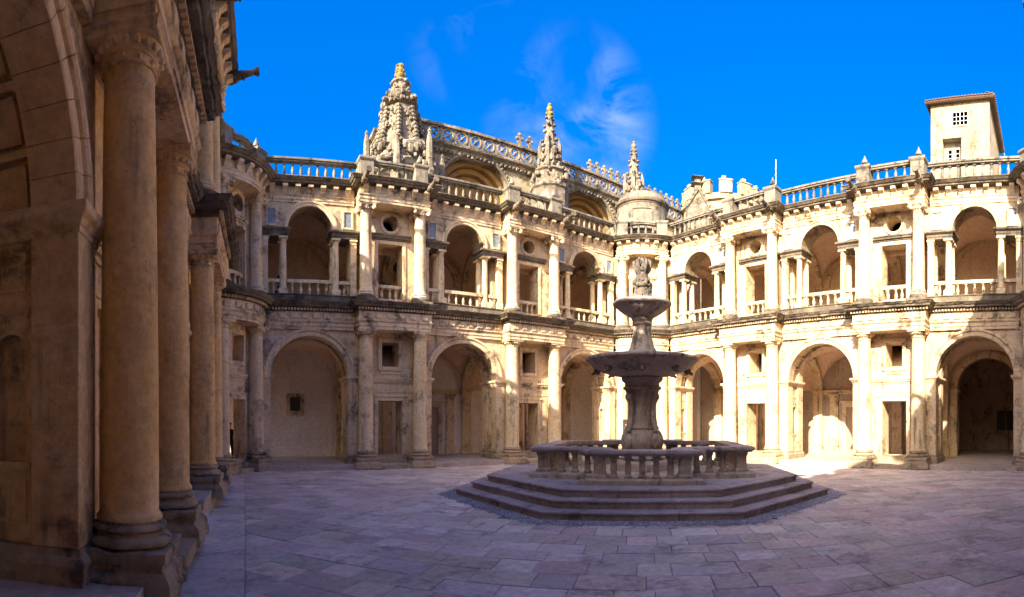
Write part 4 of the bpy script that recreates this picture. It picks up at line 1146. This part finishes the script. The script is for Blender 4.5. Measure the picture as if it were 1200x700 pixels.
def f_crest(mb):
    mb.box(-0.10, 0.10, -0.08, 0.08, 0, 0.22)
    mb.box(-0.06, 0.06, -0.06, 0.06, 0.2, 0.62)
    for x, z, r in ((0, 0.72, 0.13), (-0.17, 0.50, 0.11), (0.17, 0.50, 0.11), (-0.12, 0.26, 0.08), (0.12, 0.26, 0.08)):
        mb.ball((x, 0, z), r, 7, 5, (1, .7, 1))
for x in [16.2, 16.9] + [21.6 + 0.62 * k for k in range(20)]:
    part('crest', 'crest', 'church_carved', par, f_crest, (x, -0.05, 18.17), smooth=40, scale=(1, 1, 1.0))
def lumps(mb, r_, n, z0, z1, ra, rb, s0, s1):
    for k in range(n):
        f = r_.random(); z = z0 + (z1 - z0) * f; R_ = ra + (rb - ra) * f; t = r_.uniform(0, 2 * PI)
        mb.ball((R_ * math.cos(t), R_ * math.sin(t), z), r_.uniform(s0, s1), 6, 4, (1, 1, r_.uniform(.7, 1.6)))
def f_bigpin(mb):
    r_ = random.Random(21)
    mb.lathe([(1.75, 9.0), (1.75, 14.0), (1.85, 14.2), (1.75, 14.5), (1.35, 14.9), (1.15, 15.3), (0.80, 17.6), (0.72, 17.75)], 8, 0, 0, PI / 8)
    for q in range(8):                                        # knotted colonettes with their own pinnacles
        t = q * PI / 4 + PI / 8; c, s = math.cos(t), math.sin(t)
        for k in range(13):
            f = k / 12
            R_ = 1.42 - 0.52 * f; z = 14.7 + 2.6 * f
            mb.lathe([(0.06, z), (0.21 - .07 * f, z + .05), (0.23 - .08 * f, z + .11), (0.10, z + .19)], 7, R_ * c, R_ * s)
        mb.tube([(1.5 * c, 1.5 * s, 14.3), (1.42 * c, 1.42 * s, 14.8), (0.88 * c, 0.88 * s, 17.5)], [0.2, 0.15, 0.09], 7)
        R2 = 2.15
        mb.tube([(R2 * c, R2 * s, 13.6), (R2 * c, R2 * s, 15.3 - .5 * (q % 2)), (R2 * c, R2 * s, 15.9 - .5 * (q % 2))], [0.2, 0.16, 0.03], 7)
        for k in range(6): mb.ball((R2 * c, R2 * s, 14.4 + k * .27 - .5 * (q % 2)), 0.21 - .02 * k, 6, 4, (1, 1, .6))
    lumps(mb, r_, 170, 13.7, 15.6, 2.25, 1.40, 0.08, 0.22)
    lumps(mb, r_, 90, 15.3, 17.4, 1.32, 0.92, 0.05, 0.12)
    mb.lathe([(0.70, 17.6), (0.90, 17.72), (0.94, 17.85), (0.80, 17.95), (0.86, 18.05), (0.88, 18.15), (0.62, 18.22), (0.66, 18.34), (0.66, 18.42), (0.50, 18.5), (0.54, 18.6), (0.54, 18.68), (0.40, 18.76), (0.38, 18.95), (0.47, 19.02), (0.47, 19.10), (0.28, 19.18), (0.2, 19.3)], 12)
    lumps(mb, r_, 40, 17.75, 18.2, 0.92, 0.86, 0.06, 0.13)
    lumps(mb, r_, 40, 18.2, 19.1, 0.66, 0.46, 0.05, 0.09)
    for q in range(4): mb.ball((1.0 * math.cos(q * PI / 2 + .4), 1.0 * math.sin(q * PI / 2 + .4), 17.85), 0.13, 6, 4, (1.4, 1.4, .8))
def f_giltop(mb):
    mb.lathe([(0.20, 19.25), (0.27, 19.32), (0.28, 19.45), (0.18, 19.55), (0.24, 19.66), (0.22, 19.8), (0.13, 19.9), (0.15, 20.0), (0.05, 20.08)], 10)
    lumps(mb, random.Random(2), 26, 19.3, 19.95, 0.26, 0.16, 0.05, 0.09)
bp_ = part(None, 'pinnacle', 'church_carved', CH, f_bigpin, (8.35, -1.3, 0), smooth=35)
part(None, 'finial', 'gilded_lichen', bp_, f_giltop, smooth=40)
def f_pin(mb):
    r_ = random.Random(31)
    mb.lathe([(1.10, 9.0), (1.10, 15.2), (1.18, 15.3), (1.18, 15.45), (0.95, 15.6), (0.95, 16.2), (1.05, 16.3), (0.9, 16.45), (0.6, 16.6), (0.55, 17.6)], 10)
    lumps(mb, r_, 46, 15.3, 16.4, 1.08, 1.0, 0.08, 0.15)
    lumps(mb, r_, 50, 16.5, 17.7, 0.66, 0.56, 0.08, 0.18)
    mb.lathe([(0.50, 17.4), (0.55, 17.55), (0.42, 17.8), (0.34, 18.3), (0.26, 18.9), (0.17, 19.6), (0.14, 19.75)], 8)
    for q in range(4):
        t = PI / 4 + q * PI / 2
        mb.tube([(.62 * math.cos(t), .62 * math.sin(t), 16.5), (.60 * math.cos(t), .60 * math.sin(t), 17.9), (.52 * math.cos(t), .52 * math.sin(t), 18.4)], [.13, .11, .02], 6)
    for k in range(5):                                        # crocket rings
        z = 17.9 + k * 0.42; R_ = 0.44 - k * 0.05
        for q in range(4):
            t = q * PI / 2 + (PI / 4 if k % 2 else 0)
            mb.ball((R_ * math.cos(t), R_ * math.sin(t), z), 0.135 - .01 * k, 6, 4, (1.2, 1.2, .7))
def f_pintop(mb):
    mb.lathe([(0.13, 19.7), (0.20, 19.8), (0.20, 19.9), (0.12, 19.98), (0.19, 20.1), (0.19, 20.22), (0.10, 20.32), (0.14, 20.4), (0.05, 20.5)], 8)
    for q in range(4): mb.ball((.2 * math.cos(q * PI / 2), .2 * math.sin(q * PI / 2), 19.86), .08, 6, 4)
for x, y, z, g_ in ((17.45, -1.4, 0, 'gilded_lichen'), (24.3, -1.4, 0.1, 'church_carved')):
    p_ = part('pin', 'pinnacle', 'church_carved', CH, f_pin, (x, y, z), smooth=35)
    part('pintop' + g_, 'finial', g_, p_, f_pintop, smooth=40)
# lower neighbour: small finial on the terrace left of the big pinnacle
p = at(408, 185, 24.4)
o = part(None, 'stone_finial', 'church_carved', None, lambda m: (m.sq([(0.3, 0), (0.3, 0.3), (0.2, 0.4), (0.17, 0.9), (0.1, 1.0)]), m.lathe([(0.17, 0.95), (0.2, 1.05), (0.12, 1.2), (0.15, 1.3), (0.03, 1.55)], 10)), (p.x, p.y, 10.9), smooth=40)
o['label'] = 'slim lichened stone finial on the terrace beside the big carved pinnacle'; o['category'] = 'finial'

# ------------------------------------------------------------------ battlemented rotunda behind the corner
p = at(846, 214, 41.0)
RT = thing('rotunda', 'cream battlemented rotunda rising behind the corner of the two arcades', 'building', (p.x, p.y, 0), 0.2)
RR = 3.1; RZ = p.z - 2.1
part(None, 'wall', 'church_stone', RT, lambda m: m.lathe([(RR, 0), (RR, RZ - 0.6), (RR + 0.2, RZ - 0.5), (RR + 0.2, RZ - 0.3), (RR, RZ - 0.25), (RR, RZ), (RR - 0.5, RZ), (RR - 0.5, RZ - 0.6)], 16))
def f_merlon(mb):
    mb.box(-0.48, 0.48, -0.25, 0.25, -0.02, 0.85); mb.rects([(0.05, 0.85), (0.05, 0.93), (-0.15, 1.05)], -0.48, 0.48, -0.25, 0.25)
    mb.box(-0.30, 0.02, -0.16, 0.16, 1.0, 1.22)
for k in range(12):
    t = 2 * PI * k / 12
    part('merlon', 'merlon', 'church_stone', RT, f_merlon, ((RR - .2) * math.sin(t), -(RR - .2) * math.cos(t), RZ), (0, 0, t), bevel=0.02)
def f_gable(mb):
    mb.loft([[(x, y, z) for x, z in ((-0.75, 0), (0.75, 0), (0.75, 0.9), (0, 2.1), (-0.75, 0.9))] for y in (-0.4, 0.4)])
    mb.loft([[(x, y, z) for x, z in ((-0.9, 0.8), (-0.75, 0.75), (0, 1.95), (0.75, 0.75), (0.9, 0.8), (0, 2.25))] for y in (-0.5, -0.38)])
    mb.box(-0.22, 0.22, -0.22, 0.22, 2.0, 2.9)
    for z in (2.4, 2.85): mb.sq([(0.25, z), (0.42, z + .1), (0.25, z + .2)])
    for s in (-1, 1):
        for k in range(4): mb.ball((s * (0.78 - .2 * k), -0.45, 0.95 + .34 * k), 0.13, 6, 4)
q = at(817, 240, 36.5)
lp = Matrix.Rotation(-0.2, 3, 'Z') @ Vector((q.x - p.x, q.y - p.y, 0))
part(None, 'gabled_pinnacle', 'church_carved', RT, lambda m: (f_gable(m), m.box(-0.75, 0.75, -0.4, 0.4, -16, 0.01)), (lp.x, lp.y, q.z - 1.1), (0, 0, -0.9), smooth=30)

# ------------------------------------------------------------------ tower behind the sunlit wing
TW = thing('tower', 'square rendered stone tower with tiled eaves and two white windows', 'tower', (32.0, 0, 0), -PI / 2)
# local x runs to -Y in the world, local y to +X
TX0, TX1, TD = -7.5, -3.78, 6.3
TZ = 21.75
def f_tower(mb):
    n0, n1, nz = -6.75, -5.55, 19.55                          # recess with the lower window
    mb.box(TX0, n0, 0, 0.6, 0, nz); mb.box(n1, TX1, 0, 0.6, 0, nz); mb.box(TX0, TX1, 0, 0.6, nz, TZ)
    mb.box(n0, n1, 0.5, 0.6, 0, nz)
    mb.box(TX0, TX1, 0.6, TD, 0, TZ)
part(None, 'wall', 'tower_render', TW, f_tower)
def tower_window(x, y, z, w, h, cols):
    fr = part(None, 'window', 'white_paint', TW, lambda m: (rect_frame(m, -w, w, 0, h, 0.06, -0.05, 0.06), m.box(-0.02, 0.02, -0.03, 0.03, 0, h)), (x, y, z))
    for i in range(cols):
        a = -w + 2 * w * i / cols; b = -w + 2 * w * (i + 1) / cols
        for j in range(3):
            part(None, 'pane', 'blue_pane', fr, lambda m: m.box(a + 0.011, b - 0.011, 0.0, 0.02, h * j / 3 + 0.011, h * (j + 1) / 3 - 0.011))
    part(None, 'sash', 'white_paint', fr, lambda m: ([m.box(-w + 2 * w * i / cols - 0.012, -w + 2 * w * i / cols + 0.012, -0.02, 0.025, 0, h) for i in range(1, cols)], [m.box(-w, w, -0.018, 0.027, h * j / 3 - 0.012, h * j / 3 + 0.012) for j in (1, 2)]))
    return fr
tower_window(-5.62, 0, 20.3, 0.47, 0.80, 4)
tower_window(-6.10, 0.5, 18.25, 0.36, 0.80, 3)
part(None, 'window_surround', 'moulding', TW, lambda m: m.box(-6.55, -6.18, -0.02, 0.01, 20.2, 21.15))
def f_eaves(mb):
    mb.loft([[(x0, y0, z), (x1, y0, z), (x1, y1, z), (x0, y1, z)] for x0, x1, y0, y1, z in ((TX0 - .25, TX1 + .25, -.25, TD + .25, TZ - 0.02), (TX0 - .32, TX1 + .32, -.32, TD + .32, TZ + 0.06), (TX0 - .32, TX1 + .32, -.32, TD + .32, TZ + 0.14), (TX0 + 1.8, TX1 - 1.8, 1.8, TD - 1.8, TZ + 0.9))])
rf = part(None, 'roof', 'roof_tile', TW, f_eaves)
def f_tile(mb):
    n = 6
    mb.loft([[(0.085 * math.cos(PI * k / n), y, 0.06 * math.sin(PI * k / n) + z) for k in range(n + 1)] for y, z in ((-0.08, 0.0), (0.5, 0.2))])
for k in range(21):
    part('tile', 'tile', 'roof_tile', rf, f_tile, (TX0 - 0.2 + k * (TX1 - TX0 + 0.4) / 20, -0.30, TZ + 0.13))
for k in range(30):
    part('tile', 'tile', 'roof_tile', rf, f_tile, (TX1 + 0.30, -0.2 + k * (TD + 0.4) / 29, TZ + 0.13), (0, 0, PI / 2))
o = part(None, 'gutter_pipe', 'steel', TW, lambda m: m.tube([(TX1 + 0.3, TD + 0.3, TZ + 0.1), (TX1 + 0.75, TD + 0.9, TZ - 1.4)], 0.035, 8))

p = at(909, 214, 25.5)
o = part(None, 'lightning_rod', 'steel', None, lambda m: (m.tube([(0, 0, 0), (0, 0, p.z - 9.79)], 0.014, 8), m.tube([(0, 0, p.z - 9.79), (0, 0, at(909, 187, 25.5).z - 10.89)], 0.008, 8), m.lathe([(0.12, 0), (0.12, 0.04), (0.03, 0.08)], 12)), (p.x, p.y, 10.89), smooth=40)
o['label'] = 'thin metal lightning rod on the terrace above the sunlit arcade'; o['category'] = 'lightning rod'

# ------------------------------------------------------------------ people
def person(label, joints, edges, root, loc, rz, scale, paint, hairpos, hair_r=0.105):
    """one continuous skinned body; paint(co) gives the material slot"""
    names = list(joints)
    me = bpy.data.meshes.new('person')
    me.from_pydata([joints[n][0] for n in names], [(names.index(a), names.index(b)) for a, b in edges], [])
    tmp = bpy.data.objects.new('person_skeleton', me); COL.objects.link(tmp)
    sk = tmp.modifiers.new('skin', 'SKIN'); sk.use_smooth_shade = True
    ss = tmp.modifiers.new('sub', 'SUBSURF'); ss.levels = 2; ss.render_levels = 2
    for i, n in enumerate(names):
        r = joints[n][1]
        me.skin_vertices[0].data[i].radius = r if isinstance(r, tuple) else (r, r)
        me.skin_vertices[0].data[i].use_root = (n == root)
    dg = bpy.context.evaluated_depsgraph_get(); dg.update()
    body = bpy.data.meshes.new_from_object(tmp.evaluated_get(dg))
    bpy.data.objects.remove(tmp)
    body.materials.clear()
    for m_ in ('skin', *paint[0]): body.materials.append(MATS[m_])
    for p_ in body.polygons:
        p_.use_smooth = True
        p_.material_index = paint[1](p_.center)
    o = link('person', body, None, loc, (0, 0, rz), (scale,) * 3)
    o['label'] = label; o['category'] = 'person'
    part(None, 'hair', 'hair', o, lambda m: m.ball((0, 0, 0), hair_r, 14, 9, (0.92, 1.05, 0.95)), hairpos, smooth=60)
    return o
std = {'pelvis': ((0, 0, .95), (.16, .12)), 'waist': ((0, 0, 1.10), (.14, .10)), 'chest': ((0, 0, 1.32), (.17, .12)), 'neck0': ((0, .01, 1.46), .065), 'neck': ((0, 0, 1.52), .055),
       'jaw': ((0, -.015, 1.58), .075), 'head': ((0, 0, 1.67), .095), 'crown': ((0, .005, 1.74), .07)}
for s, n in ((-1, 'l'), (1, 'r')):
    std.update({'sh' + n: ((s * .17, 0, 1.41), .065), 'el' + n: ((s * .22, .03, 1.13), .045), 'wr' + n: ((s * .20, -.06, .90), .032), 'hd' + n: ((s * .20, -.09, .82), .036),
                'hip' + n: ((s * .09, 0, .88), .10), 'kn' + n: ((s * .10, -.01, .50), .065), 'an' + n: ((s * .11, .02, .09), .045), 'toe' + n: ((s * .12, -.13, .045), .04)})
edges = [('pelvis', 'waist'), ('waist', 'chest'), ('chest', 'neck0'), ('neck0', 'neck'), ('neck', 'jaw'), ('jaw', 'head'), ('head', 'crown')]
for n in 'lr':
    edges += [('chest', 'sh' + n), ('sh' + n, 'el' + n), ('el' + n, 'wr' + n), ('wr' + n, 'hd' + n), ('pelvis', 'hip' + n), ('hip' + n, 'kn' + n), ('kn' + n, 'an' + n), ('an' + n, 'toe' + n)]
def paint_std(c):
    if c.z > 1.50 or (abs(c.x) > .17 and c.z < .90 and c.z > .74): return 0
    return 1 if c.z > .9 else 2
p = at(269.5, 520, 20.9)
person('person in dark clothes standing in the doorway of the shaded corner bay', std, edges, 'pelvis', (p.x, p.y, 0.18), 0.25, 0.89, (('black_cloth', 'navy_cloth'), paint_std), (0, .03, 1.70))
sit = {'pelvis': ((0, 0, .16), (.16, .13)), 'waist': ((0, -.06, .30), (.14, .11)), 'chest': ((0, -.14, .48), (.17, .13)), 'neck0': ((0, -.20, .60), .065), 'neck': ((0, -.23, .65), .055),
       'jaw': ((0, -.27, .69), .075), 'head': ((0, -.29, .77), .095), 'crown': ((0, -.29, .84), .07)}
for s, n in ((-1, 'l'), (1, 'r')):
    sit.update({'sh' + n: ((s * .17, -.17, .56), .07), 'el' + n: ((s * .24, -.22, .34), .048), 'wr' + n: ((s * .14, -.40, .30), .034), 'hd' + n: ((s * .09, -.45, .32), .036),
                'hip' + n: ((s * .09, -.06, .14), .10), 'kn' + n: ((s * .13, -.42, .40), .07), 'an' + n: ((s * .12, -.46, .07), .045), 'toe' + n: ((s * .13, -.60, .045), .04)})
def paint_sit(c):
    if c.z > .64 or (c.y < -.38 and .26 < c.z < .37 and abs(c.x) < .12): return 0
    return 1 if c.z > .2 and c.y > -.30 - .1 * (c.z > .45) else 2
p = at(322, 338, 19.9)
person('person in a pale lilac shirt sitting on the upper gallery floor behind the balusters', sit, edges, 'pelvis', (p.x, 20.0, 6.62), 0.9, 0.9, (('lilac_cloth', 'navy_cloth'), paint_sit), (0, -.27, .79))
